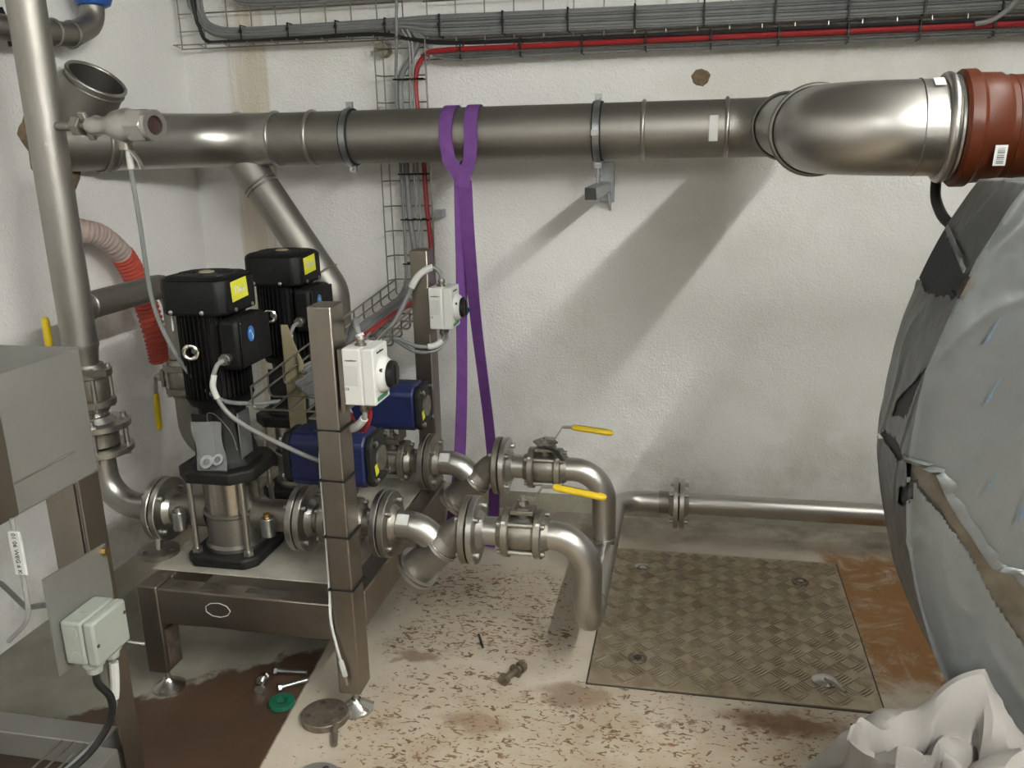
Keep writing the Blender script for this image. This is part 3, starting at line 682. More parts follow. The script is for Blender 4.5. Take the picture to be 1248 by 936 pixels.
part('end_hex', MB().prism(hexpoly(.043), sp_(.205), su, sw, .056), 'steel_bright', sm, bevel=.003)
eh = part('end_hub', MB().hollow(sp_(.243), sp_(.256), .037, .023, 28), 'steel_bright', sm)
part('bore', MB().cyl(sp_(.2), sp_(.2495), .0232, seg=24), 'bore_red', eh)
part('stem', MB().cyl(sp_(.175)-Z*.02, sp_(.175)-Z*.058, .016, seg=16), 'steel_cast', sm)
part('lever_arm', MB().ribbon([sp_(.175)-Z*.058, sp_(.19)-Z*.062, sp_(.205)-Z*.085, sp_(.21)-Z*.105], Y, .014, .004), 'steel_bright', sm)
c = thing('hanging_cable', 'thin grey cable hanging from the valve on the left riser', 'cable', sp_(.175)-Z*.3)
q = sp_(.182)-Z*.06
part('sheath', MB().tube(spline([q, q-Z*.08, q+V(.004, .0, -.19), q+V(.008, 0, -.36), q+V(.035, .0, -.47), q+V(.09, .0, -.57), q+V(.17, -.0, -.64), q+V(.25, .02, -.655), q+V(.32, .05, -.655)], 8), .006, 8), 'cable_grey', c)
part('cable_tag', MB().cyl(q-Z*.0, q-Z*.045, .0085, seg=10), 'paper', c)

# ------------------------------------------------------------------ corrugated hose out of the left wall
hs = thing('corrugated_hose', 'red corrugated hose with taped pale end curving from the left wall', 'hose', (-1.9, 2.6, .7))
hp = spline([(-1.99, 2.46, 1.225), (-1.92, 2.47, 1.21), (-1.90, 2.53, 1.185), (-1.90, 2.62, 1.112), (-1.895, 2.67, 1.02), (-1.89, 2.70, .92), (-1.88, 2.715, .80), (-1.875, 2.72, .715)], 26)
k0 = int(len(hp)*.42)
def rib(r0, amp, cnt): return lambda t: r0+amp*(1 if math.sin(2*math.pi*cnt*t) > 0 else -1)
part('taped_sleeve', MB().tube(hp[:k0+1], rib(.037, .0012, 17), 20), 'taped_hose', hs)
part('ribbed_sleeve', MB().tube(hp[k0:], rib(.0385, .0028, 27), 20), 'red_hose', hs, label='bright red ribbed sleeve')

# ------------------------------------------------------------------ drain pipe along the back wall
MY, MZ, MR = 3.05, 1.487, .0925
dp = thing('drain_pipe', 'long dull steel drain pipe hung along the back wall', 'pipe', (-.7, MY, MZ-.1))
part('straight_pipe', MB().tube([(-1.505, MY, MZ), (-.8, MY, MZ), (.105, MY, MZ)], MR, 48), 'steel_pipe', dp)
part('elbow', MB().tube(fillet([(-1.50, MY, MZ), (-1.735, MY, MZ), V(-1.735, MY, MZ)+(V(-2.0, 2.49, MZ)-V(-1.735, MY, MZ)).normalized()*.45], .30, 16), MR+.002, 48), 'steel_bright', dp)
d_ = (V(-2.0, 2.49, MZ)-V(-1.735, MY, MZ)).normalized(); e_ = V(-1.735, MY, MZ)
part('wall_stub', MB().tube([e_+d_*.40, e_+d_*.68], MR, 48), 'steel_pipe', dp)
sr = part('side_branch', MB().hollow(V(-1.97, 2.565, 1.517), V(-1.85, 2.545, 1.675), .0885, .084, 40), 'steel_pipe', dp)
bd = (V(-1.85, 2.545, 1.675)-V(-1.97, 2.565, 1.517)).normalized()
part('socket_rim', MB().torus(V(-1.85, 2.545, 1.675), bd, .0885, .006, 40, 8), 'steel_bright', sr)
part('socket_rim', MB().torus(V(-1.85, 2.545, 1.675)-bd*.02, bd, .0895, .004, 40, 8), 'steel_pipe', sr)
part('socket_lining', MB().lathe(V(-1.97, 2.565, 1.517), bd, [(.02, 0), (.02, .084)], 40, cap0=False, cap1=False), 'steel_cast', sr)
def collar(x, y, z, ax, R, r=.007, m='steel_bright'): return part('collar', MB().torus((x, y, z), ax, R, r, 48, 10), m, dp)
for x in (-1.655, -1.505, -1.36, -.171, .098): collar(x, MY, MZ, X, MR+.002)
for t in (.44, .47): collar(*(e_+d_*t), d_, MR+.003, .006, 'steel_pipe')
part('label_strip', MB().ribbon([V(.055, MY-MR*.5-.047, MZ+.04), V(.055, MY-MR-.0005, MZ), V(.055, MY-MR*.5-.047, MZ-.04)], X, .028, .001), 'paper', dp, label='small pale label on the pipe')
# slanting branch and down pipe
bp = part('slanted_branch', MB().tube(fillet([(-1.66, MY, MZ-.05), (-1.335, MY, .93), (-1.335, MY, .02)], .11, 10), .064, 36), 'steel_pipe', dp)
bdir = (V(-1.335, MY, .93)-V(-1.66, MY, MZ-.05)).normalized()
for t in (.13, .145, .53): part('collar', MB().torus(V(-1.66, MY, MZ-.05)+bdir*t, bdir, .066, .004, 36, 8), 'steel_bright', bp)
# elbow leaving the wall, run towards the room, elbow to the right
EX, EY = .27, 1.95
part('elbow', MB().tube(fillet([(.09, MY, MZ), (EX, MY, MZ), (EX, MY-.19, MZ)], .15, 14), MR+.001, 48), 'steel_pipe', dp)
z2 = 1.468
part('cross_run', MB().tube([(EX, MY-.16, MZ), (EX, 2.16, z2)], MR, 48), 'steel_bright', dp)
collar(EX, MY-.18, MZ, Y, MR+.003, .008, 'steel_pipe'); collar(EX, MY-.197, MZ, Y, MR+.002, .004, 'rubber')
collar(EX, 2.175, z2, Y, MR+.004, .009, 'steel_pipe'); collar(EX, 2.155, z2, Y, MR+.002, .004, 'rubber')
eo = part('outer_elbow', MB().tube(fillet([(EX, 2.16, z2), (EX, EY, z2), (.50, EY, z2-.004)], .155, 16), MR+.002, 56), 'steel_bright', dp)
part('weld_seam', MB().torus((.435, EY, z2-.002), X, MR+.0025, .0012, 56, 6), 'steel_pipe', eo)
part('socket_bead', MB().torus((.487, EY, z2-.004), X, MR+.006, .010, 56, 10), 'steel_bright', eo)
part('end_rim', MB().torus((.503, EY, z2-.004), X, MR+.004, .006, 56, 8), 'steel_bright', eo)
part('sticker', MB().ribbon([(.452, EY-.045, z2+.0835), (.472, EY-.045, z2+.0835)], V(0, 1, .55), .03, .001), 'paper', eo)
# brown plastic pipe joined to it
kg = thing('brown_pipe', 'orange brown plastic drain pipe with socket and barcode sticker at right', 'pipe', (1.2, EY, z2-.1))
kz = z2-.006
part('socket', MB().lathe((.505, EY, kz), X, [(0, .090), (0, .108), (.006, .114), (.028, .114), (.036, .107), (.075, .1055), (.08, .102), (.085, .1)], 56), 'brown_pvc', kg)
part('pipe_run', MB().tube([(.58, EY, kz), (1.5, EY, kz), (3.3, EY, kz)], .1005, 56), 'brown_pvc', kg)
part('insertion_line', MB().torus((.600, EY, kz), X, .1005, .0012, 56, 6), 'brown_pvc', kg)
fdir = V(0, -1, -.05).normalized(); fup = V(-.12, -.3, 1).normalized()
bs = part('barcode_sticker', MB().ribbon([V(.568, EY-.1075, kz-.032), V(.568, EY-.1015, kz-.07)], V(1, 0, .12), .022, .001), 'paper', kg)
mb = MB()
for k in range(9):
    t = .006+k*.0034; z_ = kz-.032-t; y_ = EY-.1075+.006*t/.038-.0009
    mb.ribbon([V(.562, y_, z_), V(.575, y_, z_)], V(0, .15, 1), .0008+.0012*((k*7) % 3)/2, .0005)
part('bars', mb, 'ink', bs)
# hole in the left wall and chipped patch on the back wall
mb = MB(); rings = []
for j, (rr, dx) in enumerate(((.155, 0), (.135, .010), (.11, .014), (.09, .004))):
    rings.append([V(WX+dx, 2.50+rr*.9*math.cos(a)*(1+.10*math.sin(5*a+j)+.06*math.sin(11*a)), 1.485+rr*math.sin(a)*(1+.10*math.sin(4*a+1)+.05*math.sin(9*a))) for a in [2*math.pi*k/40 for k in range(40)]])
solo('wall_patch', mb.quad_rings(rings, False, True), 'hole_rough', 'rough brown mortar ring where the pipe enters the left wall', 'patch')
mb = MB(); rings = []
for j, (rr, dy) in enumerate(((.032, 0), (.027, -.004), (.015, -.003), (.008, -.0005))):
    rings.append([V(.01+rr*math.cos(a)*(1+.06*math.sin(3*a+j)+.05*math.sin(7*a)), WB+dy, 1.665+rr*.9*math.sin(a)*(1+.05*math.sin(4*a)+.05*math.sin(9*a+1))) for a in [-2*math.pi*k/24 for k in range(24)]])
solo('wall_plug', mb.quad_rings(rings, False, True), 'hole_rough', 'small brown plugged hole on the back wall above the pipe', 'plug')

# ------------------------------------------------------------------ pipe clamps and bracket
for (x, lab) in ((-1.215, 'left pipe clamp with black lining on the drain pipe'), (-.325, 'right pipe clamp on the drain pipe above a wall bracket')):
    r = thing('pipe_clamp', lab, 'clamp', (x, MY, MZ-.15), 'drain pipe clamps')
    part('rubber_lining', MB().hollow((x-.016, MY, MZ), (x+.016, MY, MZ), MR+.006, MR-.001, 48), 'rubber', r)
    part('band', MB().hollow((x-.011, MY, MZ), (x+.011, MY, MZ), MR+.009, MR+.004, 48), 'zinc', r)
    for s in (1, -1):
        e = part('clamp_ear', MB().cbox((x, MY, MZ+s*(MR+.016)), (.024, .012, .026)), 'zinc', r)
        part('clamp_screw', MB().cyl((x, MY-.018, MZ+s*(MR+.016)), (x, MY+.018, MZ+s*(MR+.016)), .005, seg=10), 'steel_bright', e)
    if x > -1:
        part('front_ear', MB().cbox((x, MY-MR-.012, MZ-.005), (.026, .012, .018)), 'steel_polished', r)
        part('hanger_rod', MB().cyl((x, MY, MZ-MR-.01), (x, MY, 1.315), .005, seg=10).prism(hexpoly(.01), (x, MY, 1.335), X, Y, .01), 'zinc', r)
    else: part('hanger_rod', MB().cyl((x, MY+MR, MZ), (x, WB, MZ), .006, seg=10), 'zinc', r)
wbk = thing('wall_bracket', 'zinc wall bracket with dark end under the drain pipe', 'bracket', (-.32, WB, 1.25))
part('arm', MB().box((-.345, 2.83, 1.272), (-.305, WB-.008, 1.312)), 'zinc', wbk, bevel=.002)
part('arm_end', MB().box((-.343, 2.827, 1.274), (-.307, 2.8305, 1.310)), 'cable_black', wbk)
part('wall_plate', MB().box((-.345, WB-.008, 1.235), (-.29, WB, 1.38)), 'zinc', wbk, bevel=.002)
part('gusset', MB().prism([(0, 0), (.13, 0), (0, -.07)], (-.30, WB-.008, 1.275), (0, -1, 0), (0, 0, 1), .004), 'zinc', wbk)

# ------------------------------------------------------------------ purple lifting sling choked round the pipe
sl = thing('lifting_sling', 'purple webbing sling choked round the drain pipe and hanging down', 'sling', (-.78, 2.93, .05))
def wrap(x0, x1, a0, a1, R=MR+.005, n_=28):
    return [V(x0+(x1-x0)*k/n_, MY-R*math.sin(a0+(a1-a0)*k/n_), MZ+R*math.cos(a0+(a1-a0)*k/n_)) for k in range(n_+1)]
w1 = wrap(-.830, -.838, -2.3, 1.75)+[V(-.825, 2.945, 1.40), V(-.800, 2.94, 1.37), V(-.782, 2.937, 1.335)]
w2 = wrap(-.760, -.748, -2.3, 1.75)+[V(-.752, 2.943, 1.40), V(-.765, 2.938, 1.365), V(-.778, 2.935, 1.33)]
part('loop_band', MB().ribbon(w1, X, .046, .004), 'purple_web', sl)
part('loop_band', MB().ribbon(w2, X, .046, .004), 'purple_web', sl)
part('choke_fold', MB().ribbon([V(-.768, 3.0, 1.40), V(-.77, 2.95, 1.385), V(-.772, 2.932, 1.35), V(-.778, 2.93, 1.31)], X, .05, .005), 'purple_web', sl)
lp = [(-.785, 2.938, 1.335), (-.788, 2.938, 1.20), (-.792, 2.94, 1.05), (-.80, 2.94, .85), (-.805, 2.935, .65), (-.815, 2.93, .45), (-.83, 2.92, .25), (-.85, 2.90, .10), (-.86, 2.86, .012)]
rp = [(-.768, 2.932, 1.335), (-.765, 2.932, 1.20), (-.757, 2.93, 1.05), (-.745, 2.93, .85), (-.725, 2.925, .65), (-.705, 2.92, .45), (-.69, 2.905, .25), (-.69, 2.88, .10), (-.70, 2.84, .012)]
def side(pts, a): return [V(math.cos(t), math.sin(t), 0) for t in [a(k/(len(pts)-1)) for k in range(len(pts))]]
L1 = spline(lp, 6); L2 = spline(rp, 6)
part('strap_tail', MB().ribbon(L1, side(L1, lambda t: .9*math.sin(3.1*t+.2)), .046, .004), 'purple_web', sl)
part('strap_tail', MB().ribbon(L2, side(L2, lambda t: -.5*math.sin(2.6*t)), .048, .004), 'purple_web', sl)

# ------------------------------------------------------------------ wire tray on the back wall
TY = 3.245
tr = thing('wire_tray', 'galvanised wire mesh cable tray along the top of the back wall', 'cable tray', (-.2, TY, 1.75))
def rod(parent, name, pts, r=.0028, m='wire'): return part(name, MB().tube(pts, r, 6), m, parent)
for zr in (1.832, 1.895, 1.958, 2.02, 2.09): rod(tr, 'rail', [(-1.968, TY, zr), (-1.06, TY, zr)])
for zr in (1.757, 1.822, 1.955, 2.02, 2.09): rod(tr, 'rail', [(-.985, TY, zr), (2.2, TY, zr)])
rod(tr, 'rail', [(-1.968, TY-.055, 1.842), (-1.06, TY-.055, 1.832)]); rod(tr, 'rail', [(-.985, TY-.055, 1.770), (2.2, TY-.055, 1.770)])
for k in range(10):
    x = -1.962+.1*k; rod(tr, 'cross_wire', [(x, TY-.055, 1.842), (x, TY-.004, 1.832), (x, TY-.004, 2.1)])
for k in range(30):
    x = -.97+.107*k; rod(tr, 'cross_wire', [(x, TY-.055, 1.770), (x, TY-.004, 1.757), (x, TY-.004, 2.1)])
for x, z in ((-1.155, 1.80), (-.1, 2.0), (.9, 2.0)):
    part('wall_mount', MB().cyl((x, TY+.002, z), (x, WB, z), .026, seg=20), 'skirting', tr)
ld = thing('wire_ladder', 'narrow wire mesh cable ladder running down the back wall', 'cable tray', (-1.065, TY, .93))
for x in (-1.163, -1.148, -.985, -.968): rod(ld, 'rail', [(x, TY-(.05 if x in (-1.163, -.968) else 0), 1.83), (x, TY-(.05 if x in (-1.163, -.968) else 0), .93)])
for k in range(10):
    z = 1.80-.095*k; rod(ld, 'cross_wire', [(-1.163, TY-.05, z), (-1.148, TY, z), (-.985, TY, z), (-.968, TY-.05, z)])
for x, z in ((-1.175, 1.52), (-.96, 1.2)):
    part('wall_clip', MB().box((x-.014, TY, z-.014), (x+.014, WB, z+.014)), 'zinc', ld)
bk = thing('wire_basket', 'sloping wire mesh cable basket running from wall ladder past the pumps', 'cable tray', (-1.03, 2.6, .8))
A0, A1 = V(-1.145, 3.235, .885), V(-1.105, 1.965, .800); W_ = V(.20, 0, 0)
for off in (V(0, 0, .06), V(0, 0, .026), V(.05, 0, 0), V(.10, 0, 0), V(.15, 0, 0), W_+V(0, 0, .026), W_+V(0, 0, .06)):
    rod(bk, 'rail', [A0+off, A1+off], .003)
for k in range(14):
    b0 = A0+(A1-A0)*(k/13); rod(bk, 'cross_wire', fillet([b0+V(0, 0, .062), b0, b0+W_, b0+W_+V(0, 0, .062)], .012, 3), .003)
part('post_bracket', MB().box((-.92, 1.90, .80), (-.862, 1.96, .806)), 'steel_frame', bk)

ORD = ['first', 'second', 'third', 'fourth', 'fifth', 'sixth', 'seventh', 'eighth', 'ninth', 'tenth', 'eleventh', 'twelfth']
# cables
def cable(name, pts, r, m, lab, group=None, n_=6, seg=8, cat='cable'):
    return solo(name, MB().tube(spline(pts, n_), r, seg), m, lab, cat, group)
for k in range(10):
    z = 1.836+.0068*k; y = TY-.016-.007*(k % 3); j = (k-4.5)
    zl = 1.862+.0035*k
    pts = [(-1.915+.006*k, y, 2.5), (-1.91+.006*k, y, 2.05), (-1.89+.005*k, y, 1.96-.002*k), (-1.83+.004*k, y, 1.885+.002*k), (-1.70, y, zl), (-1.45, y, zl), (-1.1, y, zl+.004), (-.93, y, z+.004), (-.6, y, z+.001), (-.1, y, z-.002), (.5, y, z-.002), (1.2, y, z+.003), (2.2, y, z+.01)]
    cable('tray_cable', pts, .0064, 'cable_pale' if k in (1, 3) else 'cable_grey', ORD[9-k]+' grey cable from the top in the thick tray bundle', 'cables of the thick tray bundle')
for k in range(4):
    z = 1.975+.010*k; y = TY-.014-.006*(k % 2)
    cable('upper_tray_cable', [(-1.78, y, 2.4), (-1.77+.01*k, y, 2.08), (-1.72, y, z+.025), (-1.62, y, z), (-1.2, y, z), (-.6, y, z+.012), (.2, y, z+.03), (1.2, y, z+.05), (2.2, y, z+.06)], .0064, 'cable_grey', ORD[3-k]+' grey cable from the top in the upper tray bundle', 'cables of the upper tray bundle')
cable('black_cable', [(-1.875, TY-.035, 2.5), (-1.875, TY-.035, 2.0), (-1.86, TY-.035, 1.90), (-1.835, TY-.035, 1.853), (-1.75, TY-.035, 1.847), (-1.4, TY-.035, 1.848), (-1.15, TY-.035, 1.848), (-1.0, TY-.03, 1.822), (-.8, TY-.03, 1.806), (0, TY-.03, 1.803), (1, TY-.03, 1.803), (2.2, TY-.03, 1.805)], .0075, 'cable_black', 'single black cable dropping into the tray at the wall corner', 'cable')
cable('red_cable', [(2.2, TY-.034, 1.788), (1.0, TY-.034, 1.787), (0, TY-.034, 1.786), (-.7, TY-.034, 1.785), (-.93, TY-.034, 1.782), (-.985, TY-.034, 1.76), (-1.012, TY-.03, 1.71), (-1.018, TY-.025, 1.62), (-1.005, TY-.02, 1.45), (-1.0, TY-.02, 1.25), (-.99, TY-.02, 1.08), (-.99, TY-.04, .97), (-1.0, TY-.12, .905), (-1.02, 2.8, .882), (-1.02, 2.45, .86), (-1.015, 2.36, .84), (-1.02, 2.35, .78), (-1.0, 2.36, .70)], .0095, 'cable_red', 'red cable along the tray and down the wire ladder')
for k in range(3):
    cable('lower_tray_cable', [(2.2, TY-.022, 1.776-.0085*k), (.5, TY-.022, 1.774-.0085*k), (-.5, TY-.022, 1.773-.0085*k), (-.9, TY-.022, 1.772-.0085*k), (-.97, TY-.02, 1.80+.01*k), (-1.02, TY-.02, 1.845+.008*k)], .0045, 'cable_grey', ORD[k]+' thin grey cable below the red cable in the tray', 'thin cables under the red cable')
cable('ladder_cable', [(-1.00, TY-.02, 1.82), (-1.035, TY-.02, 1.76), (-1.075, TY-.02, 1.70), (-1.082, TY-.02, 1.6), (-1.075, TY-.02, 1.45), (-1.07, TY-.02, 1.2), (-1.055, TY-.02, 1.03), (-1.06, TY-.05, .95), (-1.07, TY-.14, .905), (-1.07, 2.75, .878), (-1.05, 2.45, .86), (-1.0, 2.36, .80), (-.99, 2.36, .72)], .012, 'cable_grey', 'thick slate grey cable down the middle of the wire ladder')
for k in range(2):
    cable('ladder_wire', [(-1.06+.02*k, TY-.03, 1.86), (-1.035+.012*k, TY-.03, 1.80), (-1.04+.014*k, TY-.03, 1.60), (-1.04+.014*k, TY-.03, 1.3), (-1.03+.012*k, TY-.03, 1.0), (-1.03+.012*k, TY-.1, .90), (-1.03+.012*k, 2.6, .87), (-.97+.02*k, 2.45, .86)], .005, 'cable_pale', ['thin pale cable farther from the red one on the ladder', 'thin pale cable next to the red one on the ladder'][k], 'pale cables on the ladder')
cable('drop_cable', [(-1.07, TY-.04, 2.4), (-1.07, TY-.04, 2.0), (-1.075, TY-.04, 1.9), (-1.08, TY-.04, 1.8), (-1.095, TY-.03, 1.6), (-1.09, TY-.03, 1.1), (-1.09, TY-.1, .91), (-1.08, 2.7, .88), (-1.07, 2.2, .84)], .006, 'cable_grey', 'grey cable dropping across the tray onto the ladder')
for k in range(4):
    y0 = 2.05+.02*k
    cable('basket_cable', [(-1.045-.017*k, 3.1, .89), (-1.04-.014*k, 2.7, .868), (-1.03-.012*k, 2.4, .846), (-1.02-.012*k, 2.2, .83), (-.99-.02*k, y0, .826), (-.93-.015*k, y0-.02, .83)], .006, 'cable_grey', ORD[3-k]+' grey cable from the left in the sloping wire basket', 'cables in the wire basket')
# grey wall conduit loop at upper right
cable('conduit_bend', [(.86, TY-.05, 1.79), (.91, TY-.055, 1.80), (.96, TY-.06, 1.84), (.985, TY-.065, 1.90), (.99, TY-.07, 2.0), (.99, TY-.07, 2.5)], .008, 'cable_pale', 'pale grey conduit bend on the tray, left of a pair')
cable('conduit_bend', [(1.10, TY-.05, 1.79), (1.06, TY-.055, 1.80), (1.035, TY-.06, 1.84), (1.02, TY-.065, 1.90), (1.02, TY-.07, 2.0), (1.02, TY-.07, 2.5)], .008, 'cable_pale', 'pale grey conduit bend on the tray, right of a pair')
# black tray ties
def tie(x, z0, z1, y=None):
    y = TY-.042 if y is None else y
    mb = MB().tube([(x, y, z0), (x, y, z1), (x, TY+.002, z1), (x, TY+.002, z0)], .0032, 6, close=True); mb.cbox((x, y-.003, (z0+z1)/2+.004), (.009, .008, .011))
    return mb
for k in range(12): solo('tray_tie', tie(-.915+.232*k, 1.828, 1.905), 'black_plastic', ORD[k]+' black tie from the left round the thick tray bundle', 'cable tie', 'ties on the thick bundle')
for k in range(4): solo('tray_tie', tie(-1.69+.19*k, 1.852, 1.902), 'black_plastic', ORD[k]+' black tie from the wall corner on the tray bundle', 'cable tie', 'ties near the wall corner')
for k in range(9): solo('tray_tie', tie(-.84+.22*k, 1.752, 1.812, TY-.046), 'black_plastic', ORD[k]+' thin black tie from the left round the red tray cable', 'cable tie', 'ties on the red cable')
for k in range(5): solo('ladder_tie', MB().tube([(-1.10, TY-.04, 1.69-.17*k), (-.985, TY-.04, 1.69-.17*k), (-.985, TY+.002, 1.69-.17*k), (-1.10, TY+.002, 1.69-.17*k)], .003, 6, close=True), 'black_plastic', ORD[k]+' black tie from the top on the wire ladder', 'cable tie', 'ties on the wire ladder')

# ------------------------------------------------------------------ safety switches on the posts
def switch(x0, y0, z0, lab, near):
    s = thing('safety_switch', lab, 'switch', (x0+.04, y0+.05, z0), 'white safety switches')
    x1, y1, z1 = x0+.078, y0+.098, z0+.137
    part('mounting_plate', MB().box((x0-.012, y0+.006, z0-.02), (x0-.002, y1-.004, z1-.004)), 'steel_frame', s)
    bd = part('box', MB().box((x0, y0, z0), (x0+.046, y1, z1)), 'white_plastic', s, bevel=.004)
    cv = part('cover', MB().box((x0+.0475, y0, z0), (x1, y1, z1)), 'white_plastic', s, bevel=.004)
    part('seam', MB().box((x0+.044, y0+.0012, z0+.0012), (x0+.050, y1-.0012, z1-.0012)), 'white_plastic', s)
    yc, zc = y0+.052, z0+.066
    bs_ = part('dial', MB().lathe((x1, yc, zc), X, [(0, .045), (.006, .044), (.016, .037), (.018, .034)], 36), 'white_plastic', s)
    kn = part('knob', MB().lathe((x1+.018, yc, zc), X, [(0, .031), (.002, .033), (.013, .032), (.015, .029)], 32), 'black_plastic', s, label='black rotary knob')
    part('pointer', MB().cbox((x1+.034, yc, zc), (.006, .012, .05)), 'black_plastic', kn)
    part('green_label', MB().box((x1+.0002, y0+.012, z0+.008), (x1+.0012, y1-.02, z0+.018)), 'green_label', cv)
    part('maker_name', text_mb('Kraus&Naimer', .0046, (x0+.022, y0-.0006, z1-.028), X, Z, bold=True, shear=.2), 'ink', bd)
    part('maker_name', text_mb('Kraus&Naimer', .0075, (x1+.0006, y0+.045, z1-.014), Y, Z, bold=True, shear=.2), 'ink', cv)
    part('type_panel', MB().box((x0+.004, y0-.0004, z0+.048), (x0+.037, y0+.001, z1-.040)), 'type_white', bd)
    part('approval_mark', text_mb('CE', .009, (x0+.009, y0-.0006, z0+.040), X, Z), 'ink', bd)
    part('lock_hole', MB().cyl((x1+.0015, y0+.018, z0+.083), (x1+.0135, y0+.018, z0+.083), .005, seg=12), 'ink', bs_)
    for t_, zz in ((1, z1), (-1, z0)):
        for i, yy in enumerate((y0+.035, y0+.07) if t_ < 0 else (y0+.04,)):
            part('cable_gland', MB().lathe((x0+.034, yy, zz), V(0, 0, t_), [(0, .014), (.004, .014), (.004, .010), (.016, .010), (.016, .012), (.024, .009)], 12), 'steel_cast', s)
    return x0+.034, y0, z0, z1
gx, gy, gz0, gz1 = switch(-.788, 1.822, .866, 'white switch box with black knob on the front steel post', True)
def tagged(name, pts, r, lab, ta, tb_, m='cable_grey'):
    t = thing(name, lab, 'cable', pts[len(pts)//2]); S = spline(pts, 8); part('sheath', MB().tube(S, r, 8), m, t)
    a_, b_ = int(ta*len(S)), int(tb_*len(S)); part('cable_tag', MB().tube(S[a_:b_+1], r+.0035, 8), 'paper', t); return t
tagged('switch_cable', [(gx, gy+.04, gz1+.022), (gx-.01, gy+.045, gz1+.045), (gx-.03, gy+.09, gz1+.05), (gx-.06, gy+.13, gz1+.01), (gx-.10, gy+.15, gz1-.08), (gx-.16, gy+.2, .84)], .007, 'grey cable arching from the top of the front switch box', .02, .06)
tagged('switch_cable', [(gx, gy+.035, gz0-.022), (gx-.002, gy+.037, gz0-.04), (gx-.025, gy+.05, gz0-.065), (gx-.06, gy+.08, gz0-.085), (gx-.10, gy+.12, gz0-.085)], .007, 'grey cable with white tag under the front switch box', .28, .75, 'cable_pale')
tagged('switch_cable', [(gx, gy+.07, gz0-.022), (gx-.004, gy+.075, gz0-.05), (gx-.03, gy+.1, gz0-.095), (gx-.07, gy+.15, gz0-.10), (gx-.12, gy+.2, .80)], .006, 'thin red cable under the front switch box', .9, .95, 'cable_red')
gx, gy, gz0, gz1 = switch(-.832, 2.655, .872, 'white switch box with black knob on the rear steel post', False)
tagged('switch_cable', [(gx, gy+.04, gz1+.022), (gx-.004, gy+.04, gz1+.045), (gx-.03, gy+.035, gz1+.06), (gx-.075, gy+.02, gz1+.03), (gx-.11, gy-.0, gz1-.04), (gx-.14, gy-.05, .90), (gx-.17, gy-.12, .862)], .008, 'grey cable with white tag arching over the rear switch box', .32, .58)
tagged('switch_cable', [(gx, gy+.035, gz0-.022), (gx-.002, gy+.035, gz0-.04), (gx-.03, gy+.02, gz0-.06), (gx-.08, gy-.01, gz0-.055), (gx-.13, gy-.06, gz0-.02), (gx-.17, gy-.12, .856)], .007, 'grey cable with white tag under the rear switch box', .22, .48)
tagged('switch_cable', [(gx+.0, gy+.07, gz0-.022), (gx-.0, gy+.07, gz0-.05), (gx-.03, gy+.04, gz0-.08), (gx-.09, gy-.0, gz0-.075), (gx-.14, gy-.07, gz0-.02), (gx-.18, gy-.14, .855)], .006, 'thin grey cable looping lowest under the rear switch box', .9, .93)
solo('blue_tag', MB().ribbon([(-.728, 2.70, .945), (-.715, 2.72, .93), (-.735, 2.74, .90)], X, .012, .002), 'blue_cap', 'blue plastic tag hanging behind the rear switch knob', 'tag')
# white cable strapped down the front post
c = thing('post_cable', 'white cable strapped down the left edge of the front post', 'cable', (-.872, 1.825, .1))
part('sheath', MB().tube(spline([(-.878, 1.92, .80), (-.875, 1.87, .775), (-.872, 1.84, .70), (-.872, 1.838, .52), (-.872, 1.832, .37), (-.869, 1.818, .29), (-.856, 1.812, .22), (-.846, 1.811, .17)], 8), .0038, 8), 'paper', c)
part('cable_tag', MB().cbox((-.843, 1.811, .158), (.011, .006, .045), Matrix.Rotation(R_(-12), 3, 'Y')), 'paper', c)
part('bare_end', MB().cyl((-.840, 1.812, .135), (-.836, 1.814, .108), .004, seg=8), 'steel_bright', c)

# ------------------------------------------------------------------ blue capped pipe in the upper left corner
bl = thing('corner_pipe', 'grey pipe with a blue cap in the upper left corner behind the riser', 'pipe', (-1.9, 2.4, 1.75))
part('pipe_run', MB().tube(fillet([(-1.985, 2.0, 1.80), (-1.9, 2.30, 1.795), (-1.9, 2.53, 1.805), (-1.895, 2.63, 1.85), (-1.895, 2.645, 1.97)], [.15, .12, .07], 8), .036, 24), 'steel_pipe', bl)
for yy, zz in ((2.37, 1.798), (2.44, 1.801), (2.52, 1.805)): part('collar', MB().torus((-1.9, yy, zz), Y, .038, .005, 28, 8), 'steel_cast', bl)
part('blue_cap', MB().lathe((-1.895, 2.645, 1.895), Z, [(0, .030), (.01, .05), (.03, .058), (.06, .058), (.075, .05), (.075, 0)], 24), 'blue_cap', bl, label='blue plastic cap')
part('lever', MB().ribbon([(-1.93, 2.27, 1.85), (-1.92, 2.28, 1.80), (-1.915, 2.29, 1.75)], Y, .03, .008), 'black_plastic', bl)

# ------------------------------------------------------------------ open steel hopper on a frame, left foreground
HXr, HYb = -1.22, 1.50; HXl, HYf = -1.96, .86
hp_ = thing('steel_hopper', 'open stainless steel hopper on a frame in the left foreground', 'hopper', ((HXr+HXl)/2, (HYb+HYf)/2, 0))
zt, zb = 1.07, .80
part('back_panel', MB().box((HXl, HYb-.004, zb), (HXr, HYb, zt)), 'steel_sheet', hp_)
rp_ = part('side_panel', MB().box((HXr-.004, HYf, zb), (HXr, HYb-.004, zt-.003)), 'steel_sheet', hp_)
part('bead', MB().tube([(HXr+.001, 1.44, .866), (HXr+.001, 1.27, .862)], .0022, 6), 'steel_polished', rp_)
part('bead', MB().tube([(HXr+.001, 1.505, zb+.004), (HXr+.001, .88, zb+.004)], .002, 6), 'steel_bright', rp_)
part('side_panel', MB().box((HXl, HYf, zb), (HXl+.004, HYb-.004, zt)), 'steel_sheet', hp_)
